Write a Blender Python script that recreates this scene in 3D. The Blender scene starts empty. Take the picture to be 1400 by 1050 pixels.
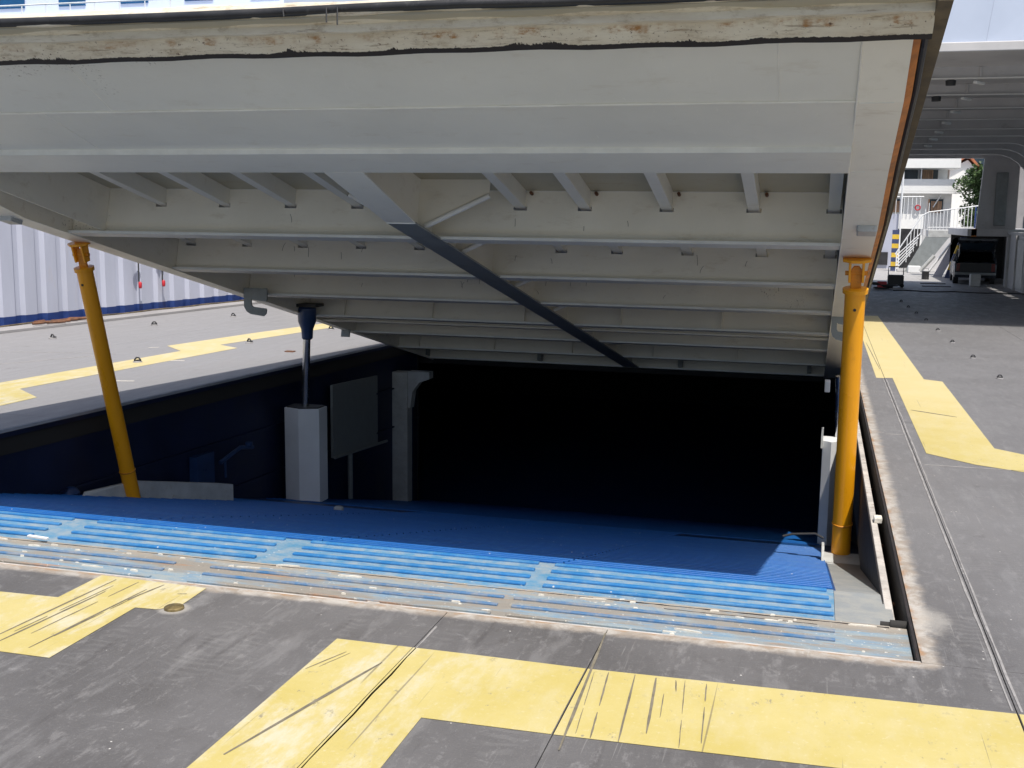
import bpy, bmesh, math, random
from math import radians, sin, cos, pi, atan2, sqrt, hypot
from mathutils import Vector, Matrix
random.seed(7)
S = bpy.context.scene
C = S.collection

# ------------------------------------------------------------------ camera
CAMZ = 2.55
cd = bpy.data.cameras.new('camera')
cam = bpy.data.objects.new('camera', cd); C.objects.link(cam)
R_ = Vector((0.9645443, 0.26365, 0.01195682)); U_ = Vector((-0.05006235, 0.13829152, 0.98912548)); F_ = Vector((-0.25912941, 0.95465393, -0.14658724))
cam.matrix_world = Matrix(((R_.x, U_.x, -F_.x, 0), (R_.y, U_.y, -F_.y, 0), (R_.z, U_.z, -F_.z, CAMZ), (0, 0, 0, 1)))
cd.sensor_width = 36; cd.lens = 39.49; cd.clip_start = 0.05; cd.clip_end = 6000
S.camera = cam
# ------------------------------------------------------------------ world and sun
SUN = Vector((0.2316, -0.3518, 0.9067)).normalized()
w = bpy.data.worlds.new('World'); S.world = w; w.use_nodes = True
nt = w.node_tree; nt.nodes.clear()
sky = nt.nodes.new('ShaderNodeTexSky'); sky.sky_type = 'NISHITA'; sky.sun_disc = False
sky.sun_elevation = math.asin(SUN.z); sky.sun_rotation = atan2(SUN.x, SUN.y)
sky.air_density = 1.0; sky.dust_density = 3.0; sky.ozone_density = 1.0
bg = nt.nodes.new('ShaderNodeBackground'); bg.inputs[1].default_value = 0.12
wo = nt.nodes.new('ShaderNodeOutputWorld')
nt.links.new(sky.outputs[0], bg.inputs[0]); nt.links.new(bg.outputs[0], wo.inputs[0])
sl = bpy.data.lights.new('sun', 'SUN'); sl.energy = 4.4; sl.angle = radians(0.53); sl.color = (1.0, 0.955, 0.88)
so = bpy.data.objects.new('sun', sl); C.objects.link(so); so.rotation_euler = SUN.to_track_quat('Z', 'Y').to_euler()
S.view_settings.view_transform = 'Standard'; S.view_settings.look = 'None'
S.view_settings.gamma = 1.0; S.view_settings.exposure = 0.18; S.view_settings.use_curve_mapping = False
S.render.engine = 'CYCLES'
S.cycles.max_bounces = 10; S.cycles.diffuse_bounces = 6; S.cycles.glossy_bounces = 4
S.cycles.use_denoising = True
S.cycles.sample_clamp_indirect = 6

# ------------------------------------------------------------------ materials
def lin(h):
    return h
class NT:
    def __init__(s, name):
        s.m = bpy.data.materials.new(name); s.m.use_nodes = True
        s.t = s.m.node_tree; s.n = s.t.nodes; s.b = s.n['Principled BSDF']
        s.geo = None; s.vecs = {}
    def link(s, a, b): s.t.links.new(a, b)
    def pos(s, scale=(1, 1, 1), obj=True):
        k = (tuple(scale), obj)
        if k in s.vecs: return s.vecs[k]
        tc = s.n.new('ShaderNodeTexCoord' if obj else 'ShaderNodeNewGeometry')
        mp = s.n.new('ShaderNodeMapping'); mp.inputs['Scale'].default_value = scale
        s.link(tc.outputs['Object' if obj else 'Position'], mp.inputs[0])
        s.vecs[k] = mp.outputs[0]; return mp.outputs[0]
    def noise(s, scale, detail=4, rough=.55, stretch=(1, 1, 1), obj=True, dist=0):
        n = s.n.new('ShaderNodeTexNoise'); n.inputs['Scale'].default_value = scale
        n.inputs['Detail'].default_value = detail; n.inputs['Roughness'].default_value = rough
        n.inputs['Distortion'].default_value = dist
        s.link(s.pos(stretch, obj), n.inputs['Vector']); return n.outputs[0]
    def vor(s, scale, stretch=(1, 1, 1), obj=True):
        n = s.n.new('ShaderNodeTexVoronoi'); n.inputs['Scale'].default_value = scale
        s.link(s.pos(stretch, obj), n.inputs['Vector']); return n.outputs['Distance']
    def ramp(s, v, a, b, lo=0., hi=1.):
        n = s.n.new('ShaderNodeMapRange'); n.interpolation_type = 'SMOOTHSTEP'
        for i, x in ((1, a), (2, b), (3, lo), (4, hi)): n.inputs[i].default_value = x
        s.link(v, n.inputs[0]); return n.outputs[0]
    def math(s, op, a, b=None, clamp=False):
        n = s.n.new('ShaderNodeMath'); n.operation = op; n.use_clamp = clamp
        for i, x in ((0, a), (1, b)):
            if x is None: continue
            if isinstance(x, (int, float)): n.inputs[i].default_value = x
            else: s.link(x, n.inputs[i])
        return n.outputs[0]
    def mix(s, f, a, b):
        n = s.n.new('ShaderNodeMix'); n.data_type = 'RGBA'
        for i, x in ((0, f), (6, a), (7, b)):
            if isinstance(x, (int, float)): n.inputs[i].default_value = x
            elif isinstance(x, (tuple, list)): n.inputs[i].default_value = (*x[:3], 1)
            else: s.link(x, n.inputs[i])
        return n.outputs[2]
    def xyz(s, obj=True):
        sp = s.n.new('ShaderNodeSeparateXYZ'); s.link(s.pos((1, 1, 1), obj), sp.inputs[0]); return sp.outputs
    def out(s, col, rough=.6, metal=0., bump=None, bs=.3, bd=.01, spec=.5):
        if isinstance(col, (tuple, list)): s.b.inputs['Base Color'].default_value = (*col[:3], 1)
        else: s.link(col, s.b.inputs['Base Color'])
        if isinstance(rough, (int, float)): s.b.inputs['Roughness'].default_value = rough
        else: s.link(rough, s.b.inputs['Roughness'])
        s.b.inputs['Metallic'].default_value = metal
        s.b.inputs['Specular IOR Level'].default_value = spec
        if bump is not None:
            n = s.n.new('ShaderNodeBump'); n.inputs['Strength'].default_value = bs; n.inputs['Distance'].default_value = bd
            s.link(bump, n.inputs['Height']); s.link(n.outputs[0], s.b.inputs['Normal'])
        return s.m

def plain(name, c, rough=.5, metal=0., var=.15, scale=3., dirt=None, dirt_amt=.5, stretch=(1, 1, 1), bs=.15):
    k = NT(name)
    a = k.noise(scale, 5, .6, stretch)
    col = k.mix(k.ramp(a, .3, .7), tuple(x * (1 - var) for x in c), tuple(min(1, x * (1 + var * .6)) for x in c))
    if dirt:
        b = k.noise(scale * 2.7, 8, .7, stretch)
        col = k.mix(k.math('MULTIPLY', k.ramp(b, .56, .72), dirt_amt), col, dirt)
    fine = k.noise(scale * 25, 3, .6)
    return k.out(col, k.ramp(a, .2, .8, max(.05, rough - .1), min(1, rough + .12)), metal, fine, bs, .003)

def deck_material():
    k = NT('deck_paint')
    P = k.xyz(False)
    n1 = k.noise(.55, 6, .6, obj=False); n2 = k.noise(1.4, 8, .65, (3.2, .8, 1), False)
    n3 = k.noise(60, 3, .7, obj=False); n4 = k.noise(5, 9, .75, obj=False, dist=.6)
    c = k.mix(k.ramp(n1, .32, .68), (.09, .086, .086), (.138, .134, .136))
    c = k.mix(k.math('MULTIPLY', k.ramp(n2, .52, .66), .4), c, (.24, .235, .235))
    c = k.mix(k.math('MULTIPLY', k.ramp(n4, .575, .65), .32), c, (.27, .265, .265))
    c = k.mix(k.math('MULTIPLY', k.ramp(k.noise(2.3, 6, .6, (4, .5, 1), False), .58, .72), .45), c, (.055, .05, .05))
    far0 = k.math('MAXIMUM', k.ramp(P[0], .8, 1.6), k.math('MULTIPLY', k.ramp(P[1], 6.8, 9.5), 1.0))  # deck paler right, rear and left: wear plus sky sheen put into colour
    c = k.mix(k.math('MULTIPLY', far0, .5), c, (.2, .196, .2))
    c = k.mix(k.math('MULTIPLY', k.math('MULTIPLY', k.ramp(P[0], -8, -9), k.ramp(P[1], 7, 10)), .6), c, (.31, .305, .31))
    c = k.mix(k.math('MULTIPLY', k.ramp(P[1], 44, 52), .6), c, (.5, .49, .48))  # far deck lightened: brightness of the sunlit patch painted into the colour
    c = k.mix(k.math('MULTIPLY', k.ramp(k.noise(7, 9, .8, (1.6, .6, 1), False), .54, .62), .34), c, (.27, .262, .26))
    c = k.mix(k.math('MULTIPLY', k.ramp(k.noise(2.1, 7, .75, obj=False), .6, .68), .4), c, (.07, .063, .06))
    # tyre-tread bars scuffed across patches
    wv = k.n.new('ShaderNodeTexWave'); wv.bands_direction = 'Y'; wv.inputs['Scale'].default_value = 4; wv.inputs['Distortion'].default_value = 9
    wv.inputs['Detail'].default_value = 2; k.link(k.pos((1, 1, 1), False), wv.inputs[0])
    tp = k.math('MULTIPLY', k.ramp(k.noise(.9, 3, .5, (3.5, .7, 1), False), .54, .66), k.ramp(wv.outputs[1], .45, .8))
    c = k.mix(k.math('MULTIPLY', tp, .14), c, (.26, .255, .25))
    c = k.mix(k.math('MULTIPLY', k.ramp(n3, .55, .8), .35), c, (.32, .31, .3))
    sp = k.ramp(k.vor(9, obj=False), .07, .04)
    c = k.mix(k.math('MULTIPLY', sp, k.ramp(k.noise(3, 2, obj=False), .5, .6)), c, (.6, .58, .55))
    hs = k.math('MULTIPLY', k.ramp(k.noise(1., 3, .6, (60, 1.2, 1), False), .62, .68), k.ramp(k.noise(.8, 3, .5, obj=False), .45, .6))
    c = k.mix(k.math('MULTIPLY', hs, .3), c, (.36, .35, .34))
    hs2 = k.math('MULTIPLY', k.ramp(k.noise(1., 3, .6, (2, 70, 1), False), .64, .69), k.ramp(k.noise(1.1, 3, .5, obj=False), .5, .6))
    c = k.mix(k.math('MULTIPLY', hs2, .25), c, (.36, .35, .34))
    # scrubbed pale band along the hatch coaming (front and right edges)
    dx = k.math('MAXIMUM', k.math('SUBTRACT', P[0], .69), 0.); dy = k.math('MAXIMUM', k.math('SUBTRACT', 6.69, P[1]), 0.)
    d = k.math('SQRT', k.math('ADD', k.math('MULTIPLY', dx, dx), k.math('MULTIPLY', dy, dy)))
    dn = k.math('ADD', d, k.math('MULTIPLY', k.math('SUBTRACT', k.noise(5, 6, .7, obj=False), .5), .16))
    far = k.ramp(P[1], 22.3, 22.8, 1., 0.)
    leftcut = k.math('MULTIPLY', k.ramp(P[0], -11, -10.6), k.math('MAXIMUM', k.ramp(P[1], 6.72, 6.71), k.ramp(P[0], .6, .61)))
    band = k.math('MULTIPLY', k.math('MULTIPLY', k.ramp(dn, .14, .05), far), leftcut)
    c = k.mix(k.math('MULTIPLY', band, .85), c, k.mix(k.ramp(n4, .4, .62), (.33, .28, .23), (.5, .47, .43)))
    band2 = k.math('MULTIPLY', k.math('MULTIPLY', k.ramp(dn, .04, .0), far), leftcut)
    c = k.mix(k.math('MULTIPLY', band2, k.ramp(k.noise(6, 5, .6, obj=False), .4, .6)), c, (.34, .21, .12))
    # salt patch at the coaming corner
    ex = k.math('SUBTRACT', P[0], .82); ey = k.math('SUBTRACT', P[1], 7.45)
    e = k.math('SQRT', k.math('ADD', k.math('MULTIPLY', k.math('MULTIPLY', ex, ex), 6.), k.math('MULTIPLY', ey, ey)))
    c = k.mix(k.math('MULTIPLY', k.ramp(k.math('ADD', e, k.math('MULTIPLY', n4, .5)), .6, .35), .35), c, (.56, .53, .48))
    # pale ring round the brass cap
    ex = k.math('SUBTRACT', P[0], -3.95); ey = k.math('SUBTRACT', P[1], 6.21)
    e = k.math('SQRT', k.math('ADD', k.math('MULTIPLY', ex, ex), k.math('MULTIPLY', ey, ey)))
    c = k.mix(k.math('MULTIPLY', k.ramp(e, .125, .075), .6), c, (.42, .4, .37))
    return k.out(c, k.ramp(n2, .3, .7, .62, .45), 0, k.math('ADD', n3, k.math('MULTIPLY', n4, .8)), .5, .006, .45)

def yellow_material():
    k = NT('deck_yellow_paint')
    n1 = k.noise(1.1, 6, .65, obj=False); n2 = k.noise(2.2, 8, .7, (2.2, .8, 1), False); n3 = k.noise(50, 3, .7, obj=False)
    P = k.xyz(False)
    c = k.mix(k.ramp(n1, .3, .68), (.47, .385, .12), (.52, .44, .185))
    worn = k.math('MULTIPLY', k.ramp(P[0], -1.2, -2.4, .25, 1.), k.ramp(n2, .44, .66))
    c = k.mix(k.math('MULTIPLY', worn, .75), c, (.56, .53, .43))
    c = k.mix(k.math('MULTIPLY', k.ramp(k.noise(9, 8, .75, obj=False), .58, .72), .45), c, (.4, .36, .28))
    # thin dark scores running fore and aft
    sc = k.ramp(k.noise(1., 2, .5, (32, .45, 1), False), .69, .72)
    c = k.mix(k.math('MULTIPLY', sc, .6), c, (.12, .1, .08))
    c = k.mix(k.math('MULTIPLY', k.ramp(n3, .6, .8), .3), c, (.45, .36, .2))
    chip = k.math('MULTIPLY', k.ramp(k.noise(11, 9, .82, (1.5, .8, 1), False), .585, .62), k.ramp(k.noise(1.6, 4, .6, obj=False), .42, .6))
    c = k.mix(k.math('MULTIPLY', chip, .75), c, (.2, .18, .15))
    c = k.mix(k.math('MULTIPLY', k.ramp(k.noise(26, 6, .8, (1, 1, 1), False), .56, .66), .35), c, (.62, .57, .42))
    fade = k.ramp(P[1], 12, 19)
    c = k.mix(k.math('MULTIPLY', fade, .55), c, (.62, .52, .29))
    return k.out(c, .55, 0, k.math('ADD', n3, n2), .35, .004)

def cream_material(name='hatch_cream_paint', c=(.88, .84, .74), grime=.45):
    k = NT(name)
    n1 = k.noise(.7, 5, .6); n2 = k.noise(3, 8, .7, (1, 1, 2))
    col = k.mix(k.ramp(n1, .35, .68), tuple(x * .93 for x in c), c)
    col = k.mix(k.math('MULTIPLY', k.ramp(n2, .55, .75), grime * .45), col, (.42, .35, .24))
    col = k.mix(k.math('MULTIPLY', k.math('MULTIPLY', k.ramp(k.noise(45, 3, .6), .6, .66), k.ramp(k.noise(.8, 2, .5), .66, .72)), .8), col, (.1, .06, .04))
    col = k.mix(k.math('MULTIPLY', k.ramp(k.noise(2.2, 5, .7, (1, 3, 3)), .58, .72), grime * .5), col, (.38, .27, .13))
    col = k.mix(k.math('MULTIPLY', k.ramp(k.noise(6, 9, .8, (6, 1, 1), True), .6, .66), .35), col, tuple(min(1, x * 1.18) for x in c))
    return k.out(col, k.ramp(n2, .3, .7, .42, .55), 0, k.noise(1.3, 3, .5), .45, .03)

def lip_material():
    k = NT('lip_weathered_paint')
    # object space: x along the hatch, z across the lip (0 at the top, negative down)
    P = list(k.xyz()); P[2] = k.math('MULTIPLY', P[2], .853)
    n1 = k.noise(2.2, 7, .7, (.6, 3, 3)); n2 = k.noise(9, 9, .75, (.5, 1, 1)); n3 = k.noise(30, 4, .7)
    col = k.mix(k.ramp(n1, .3, .7), (.62, .55, .43), (.74, .69, .57))
    col = k.mix(k.math('MULTIPLY', k.ramp(n2, .5, .66), .55), col, (.33, .25, .15))
    col = k.mix(k.math('MULTIPLY', k.ramp(k.noise(6, 6, .75, (.5, 6, 6)), .56, .66), .6), col, (.2, .13, .07))
    zr = k.math('ADD', P[2], k.math('MULTIPLY', k.math('SUBTRACT', n2, .5), .1))
    # orange rust runs in the lower third, thicker to starboard
    ru = k.math('MULTIPLY', k.math('MULTIPLY', k.ramp(zr, -.15, -.165), k.ramp(zr, -.205, -.19)), k.math('MULTIPLY', k.ramp(k.noise(1.9, 4, .7, (1, .05, .05)), .47, .56), k.ramp(P[0], -6, -2.5, .45, 1)))
    col = k.mix(k.math('MULTIPLY', ru, k.ramp(n2, .42, .6)), col, (.36, .18, .06))
    # specks
    col = k.mix(k.math('MULTIPLY', k.ramp(k.noise(38, 5, .7), .6, .68), k.ramp(P[2], -.12, -.2)), col, (.1, .05, .03))
    # flaked black edge
    gate = k.math('MAXIMUM', k.ramp(k.noise(1.3, 2, .5, (1, .05, .05)), .5, .58), k.math('MULTIPLY', k.ramp(P[0], -6.3, -6.6), k.ramp(P[0], -8.6, -8.2)))
    hgt = k.math('MULTIPLY', k.ramp(k.noise(5.5, 7, .8, (1, .05, .05)), .42, .62), gate)
    ed = k.math('ADD', P[2], k.math('MULTIPLY', hgt, -.038))
    ed = k.math('ADD', ed, k.math('MULTIPLY', k.math('SUBTRACT', k.noise(22, 5, .8), .5), .03))
    fl = k.ramp(ed, -.2775, -.2795)
    col = k.mix(fl, col, (.018, .012, .01))
    return k.out(col, .6, 0, k.math('ADD', n2, n3), .5, .006)

def ramp_material(name, base, worn, amt, specks=.6):
    k = NT(name)
    n1 = k.noise(1.3, 7, .7, (.5, 2, 1), False); n2 = k.noise(7, 9, .75, obj=False); n3 = k.noise(55, 3, .8, obj=False)
    c = k.mix(k.ramp(n1, .3, .7), tuple(x * .85 for x in base), base)
    c = k.mix(k.math('MULTIPLY', k.ramp(n2, .5 - amt * .2, .68), amt), c, worn)
    sp = k.math('MULTIPLY', k.ramp(k.vor(16, (1, 1, 1), False), .16, .08), k.ramp(k.noise(3, 3, obj=False), .55, .62))
    c = k.mix(k.math('MULTIPLY', sp, specks), c, (.7, .7, .68))
    return k.out(c, .45, 0, k.math('ADD', n2, n3), .35, .004)

def sill_material():
    k = NT('sill_rusty_blue')
    P = k.xyz(False)
    n1 = k.noise(2.1, 8, .7, (.35, 2.5, 1), False); n2 = k.noise(10, 9, .75, (.6, 1.5, 1), False); n3 = k.noise(60, 3, .7, obj=False)
    c = k.mix(k.ramp(n2, .36, .62), (.17, .27, .37), (.28, .32, .33))
    c = k.mix(k.ramp(n1, .44, .56), c, k.mix(n2, (.30, .275, .24), (.2, .185, .165)))
    c = k.mix(k.math('MULTIPLY', k.ramp(P[1], 7.24, 7.36), k.ramp(n2, .4, .52)), c, (.31, .275, .23))
    c = k.mix(k.math('MULTIPLY', k.ramp(P[1], 6.84, 6.76), k.ramp(n2, .42, .55)), c, (.3, .25, .19))
    c = k.mix(k.math('MULTIPLY', k.ramp(k.noise(1.6, 6, .7, (.5, 5, 1), False), .58, .68), .8), c, (.36, .17, .07))
    c = k.mix(k.ramp(k.noise(3.4, 8, .75, (.4, 6, 1), False), .64, .7), c, (.08, .06, .05))
    c = k.mix(k.math('MULTIPLY', k.ramp(k.noise(30, 3, .6, obj=False), .64, .72), .7), c, (.7, .67, .6))
    return k.out(c, .65, 0, k.math('ADD', n2, n3), .6, .008)

M = {}
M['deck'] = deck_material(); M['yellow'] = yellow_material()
M['cream'] = cream_material(); M['cream2'] = cream_material('hatch_front_paint', (.79, .775, .71), .25)
M['under'] = cream_material('plate_underside_shade_paint', (.46, .42, .32), .9)  # grimed cream, darkened so recess shade between the bars is in the colour
M['edge'] = plain('flange_edge_paint', (.82, .82, .79), .4, var=.1)
M['bead'] = plain('weld_bead_paint', (.82, .80, .74), .4, var=.1)
M['deck_bead'] = plain('deck_seam_bead', (.30, .29, .285), .6, var=.2, scale=9, dirt=(.12, .11, .1), dirt_amt=.7)
M['gouge'] = plain('paint_score', (.17, .15, .11), .8, var=.3, scale=9)
M['lip'] = lip_material()
M['rim_dark'] = plain('dark_rusted_steel', (.022, .018, .018), .75, var=.4, scale=7, dirt=(.12, .045, .03), dirt_amt=.6)
M['gutter'] = plain('gutter_lip_paint', (.48, .45, .42), .7, var=.25, scale=6, dirt=(.2, .1, .06), dirt_amt=.8)
M['khaki'] = plain('gasket_channel', (.13, .1, .06), .7, var=.4, scale=5, dirt=(.04, .03, .02), dirt_amt=.8)
M['orange'] = plain('orange_rust', (.55, .2, .05), .65, var=.4, scale=4, dirt=(.3, .08, .03), dirt_amt=.7)
M['rubber'] = plain('black_rubber', (.025, .025, .027), .45, var=.3, scale=6, dirt=(.1, .1, .1), dirt_amt=.4)
M['plate_under'] = plain('dark_gap', (.03, .028, .026), .9)
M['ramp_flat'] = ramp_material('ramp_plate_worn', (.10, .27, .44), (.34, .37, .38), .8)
M['ramp_shade'] = ramp_material('ramp_plate_shade_blue', (.005, .055, .2), (.03, .09, .2), .3, .15)  # blue of the steep ramp, darkened to paint in the shade under the hatch
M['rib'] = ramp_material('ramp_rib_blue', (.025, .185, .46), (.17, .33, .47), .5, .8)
M['rib_shade'] = ramp_material('ramp_rib_shade_blue', (.008, .115, .4), (.05, .2, .4), .3, .4)  # darker copy of the rib blue, shade painted in for the steep ribs
M['rib_worn'] = ramp_material('sill_rib_worn_blue', (.05, .17, .36), (.3, .29, .27), .8, .2)
M['sill'] = sill_material()
M['grey_side'] = ramp_material('side_plate_grey', (.27, .29, .3), (.38, .37, .33), .6, .1)
M['navy'] = plain('navy_wall_paint', (.004, .011, .045), .5, var=.3, scale=1.5, dirt=(.03, .03, .04), dirt_amt=.5)
M['coaming'] = plain('coaming_paint', (.42, .45, .52), .55, var=.2, scale=3, dirt=(.16, .14, .12), dirt_amt=.5, stretch=(1, .3, 2))
M['hold'] = plain('hold_dark_paint', (.012, .013, .016), .8, var=.3)
M['prop'] = plain('prop_yellow_paint', (.9, .38, .008), .32, var=.08, scale=2, dirt=(.45, .17, .02), dirt_amt=.35, stretch=(1, 1, .4), bs=.05)
M['prop_dark'] = plain('prop_worn_paint', (.62, .24, .012), .45, var=.25, scale=7, dirt=(.2, .07, .02), dirt_amt=.7)
M['white'] = plain('white_paint', (.78, .79, .8), .42, var=.06, scale=1.2, dirt=(.6, .57, .5), dirt_amt=.3)
M['white_dirty'] = plain('white_scuffed_paint', (.5, .51, .5), .5, var=.15, scale=4, dirt=(.35, .27, .18), dirt_amt=.6)
M['grey'] = plain('grey_paint', (.25, .27, .27), .45, var=.12, scale=4, dirt=(.15, .12, .09), dirt_amt=.4)
M['tunnel'] = plain('tunnel_grey_paint', (.55, .54, .54), .6, var=.12, scale=.6, dirt=(.22, .2, .18), dirt_amt=.4)
M['facade'] = plain('facade_white_paint', (.44, .50, .62), .4, var=.05, scale=.4)
M['bulwark'] = plain('bulwark_paint', (.46, .48, .57), .45, var=.07, scale=.8, dirt=(.45, .42, .42), dirt_amt=.35, stretch=(1, 1, .3))
M['blue_band'] = plain('blue_band_paint', (.01, .035, .16), .45, var=.2)
M['steel'] = plain('chrome_rod', (.6, .61, .63), .22, 1., var=.1)
M['ram_blue'] = plain('ram_blue_paint', (.02, .05, .14), .35, var=.2)
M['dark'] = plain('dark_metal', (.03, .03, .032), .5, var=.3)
M['rust'] = plain('brown_rust', (.16, .07, .035), .8, var=.5, scale=8)
M['brass'] = plain('brass_cap_metal', (.3, .23, .11), .45, .7, var=.3, scale=20, dirt=(.08, .06, .03), dirt_amt=.8)
M['red'] = plain('red_paint', (.45, .02, .03), .4)
M['stripe_blue'] = plain('stripe_navy', (.05, .07, .16), .5)
M['stripe_yellow'] = plain('stripe_yellow', (.75, .5, .05), .5)
M['car'] = plain('car_dark_paint', (.04, .045, .055), .25, .2, var=.1)
M['car_silver'] = plain('car_side_paint', (.2, .22, .24), .3, .3, var=.05)
M['tyre'] = plain('tyre_rubber', (.02, .02, .02), .8)
M['glass'] = plain('dark_glass', (.03, .05, .07), .08, var=.1, bs=.0)
M['curtain'] = plain('curtain_cloth', (.4, .25, .16), .8, var=.5, scale=2, stretch=(4, 1, .5))
M['lens_red'] = plain('tail_light_red', (.12, .008, .008), .2)
M['house'] = plain('house_white_render', (.82, .82, .8), .8, var=.03)
M['tile'] = plain('orange_roof_tile', (.5, .17, .08), .8, var=.3, scale=6)
M['concrete'] = plain('grey_concrete', (.3, .29, .29), .85, var=.15, scale=.5)
M['trunk'] = plain('bark', (.1, .07, .05), .9, var=.3)
M['leaf'] = plain('leaf_green', (.06, .11, .03), .6, var=.5, scale=2)
M['shipglass'] = plain('ship_window_glass', (.01, .08, .2), .1, var=.2, scale=.6)
M['ship'] = plain('ship_pale_paint', (.66, .72, .84), .5, var=.04, scale=.2)
M['chalk'] = plain('plaster_chip', (.7, .66, .58), .9, var=.2, scale=20)

def sea_mat():
    k = NT('sea_water')
    n = k.noise(.4, 8, .6, obj=False)
    return k.out(k.mix(k.ramp(n, .3, .7), (.01, .05, .09), (.02, .09, .13)), .12, 0, n, .6, .3)
M['sea'] = sea_mat()

# ------------------------------------------------------------------ mesh helper
class MB:
    def __init__(s): s.v = []; s.f = []; s.mi = []
    def add(s, vs, fs, m=0):
        o = len(s.v); s.v += [tuple(v) for v in vs]
        s.f += [tuple(i + o for i in f) for f in fs]; s.mi += [m] * len(fs); return s
    def box(s, x0, x1, y0, y1, z0, z1, m=0):
        vs = [(x, y, z) for x in (x0, x1) for y in (y0, y1) for z in (z0, z1)]
        return s.add(vs, [(0, 1, 3, 2), (4, 6, 7, 5), (0, 4, 5, 1), (2, 3, 7, 6), (0, 2, 6, 4), (1, 5, 7, 3)], m)
    def prism(s, pts, a, b, axis='z', m=0):
        # pts: polygon in the other two axes; extruded from a to b
        n = len(pts)
        def P(p, t):
            return (p[0], p[1], t) if axis == 'z' else (t, p[0], p[1]) if axis == 'x' else (p[0], t, p[1])
        vs = [P(p, a) for p in pts] + [P(p, b) for p in pts]
        fs = [tuple(range(n))[::-1], tuple(range(n, 2 * n))] + [(i, (i + 1) % n, n + (i + 1) % n, n + i) for i in range(n)]
        return s.add(vs, fs, m)
    def strip(s, a, b, thick, m=0):
        # quad strip slab between two 3-D polylines, thickness vector
        n = len(a); t = Vector(thick)
        vs = [Vector(p) for p in a] + [Vector(p) for p in b] + [Vector(p) + t for p in a] + [Vector(p) + t for p in b]
        fs = []
        for i in range(n - 1):
            fs += [(i, i + 1, n + i + 1, n + i), (2 * n + i, 3 * n + i, 3 * n + i + 1, 2 * n + i + 1),
                   (i, 2 * n + i, 2 * n + i + 1, i + 1), (n + i, n + i + 1, 3 * n + i + 1, 3 * n + i)]
        fs += [(0, n, 3 * n, 2 * n), (n - 1, 3 * n - 1, 4 * n - 1, 2 * n - 1)]
        return s.add(vs, fs, m)
    def tube(s, pts, r, n=12, m=0, caps=True):
        pts = [Vector(p) for p in pts]; rr = r if isinstance(r, (list, tuple)) else [r] * len(pts)
        vs = []; up = None
        for i, p in enumerate(pts):
            d = (pts[min(i + 1, len(pts) - 1)] - pts[max(i - 1, 0)]).normalized()
            if up is None: up = Vector((0, 0, 1)) if abs(d.z) < .9 else Vector((1, 0, 0))
            a = d.cross(up).normalized(); b = a.cross(d).normalized(); up = b
            for k in range(n):
                t = 2 * pi * k / n; vs.append(p + (a * cos(t) + b * sin(t)) * rr[i])
        fs = [(i * n + k, i * n + (k + 1) % n, (i + 1) * n + (k + 1) % n, (i + 1) * n + k) for i in range(len(pts) - 1) for k in range(n)]
        if caps: fs += [tuple(range(n))[::-1], tuple(range((len(pts) - 1) * n, len(pts) * n))]
        return s.add(vs, fs, m)
    def lathe(s, prof, c=(0, 0, 0), n=16, m=0):
        return s.tube([(c[0], c[1], c[2] + z) for r, z in prof], [r for r, z in prof], n, m)
    def build(s, name, mats, parent=None, bevel=0, smooth=False, loc=(0, 0, 0)):
        me = bpy.data.meshes.new(name)
        me.from_pydata([tuple(v) for v in s.v], [], s.f)
        if not isinstance(mats, (list, tuple)): mats = [mats]
        for m in mats: me.materials.append(M[m] if isinstance(m, str) else m)
        me.polygons.foreach_set('material_index', s.mi)
        bm = bmesh.new(); bm.from_mesh(me)
        bmesh.ops.recalc_face_normals(bm, faces=bm.faces)
        if bevel:
            eds = [e for e in bm.edges if len(e.link_faces) == 2 and e.calc_face_angle() > .6]
            bmesh.ops.bevel(bm, geom=eds, offset=bevel, segments=2, affect='EDGES', profile=.5, clamp_overlap=True)
        bm.to_mesh(me); bm.free()
        if smooth:
            me.polygons.foreach_set('use_smooth', [True] * len(me.polygons))
            me.set_sharp_from_angle(angle=radians(40))
        o = bpy.data.objects.new(name, me); C.objects.link(o); o.location = loc
        if parent: o.parent = parent
        return o
def tag(o, label, cat, group=None):
    o['label'] = label; o['category'] = cat
    if group: o['group'] = group
    return o
def thing(name, label, cat, loc=(0, 0, 0), rot=(0, 0, 0), group=None):
    o = bpy.data.objects.new(name, None); C.objects.link(o); o.location = loc; o.rotation_euler = rot
    o.empty_display_size = .2
    return tag(o, label, cat, group)
def struct(o): o['kind'] = 'structure'; return o
def sempty(name):
    o = bpy.data.objects.new(name, None); C.objects.link(o); return struct(o)
def copy_tree(o, parent=None):
    c = o.copy(); C.objects.link(c); c.parent = parent
    for ch in list(o.children): copy_tree(ch, c)
    return c

# ================================================================== SETTING
struct(MB().box(-3000, 3000, -3000, 3000, -9.2, -9).build('sea', 'sea'))
struct(MB().box(-300, 300, 78, 900, -8.9, -.6).build('quay', 'concrete'))

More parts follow.
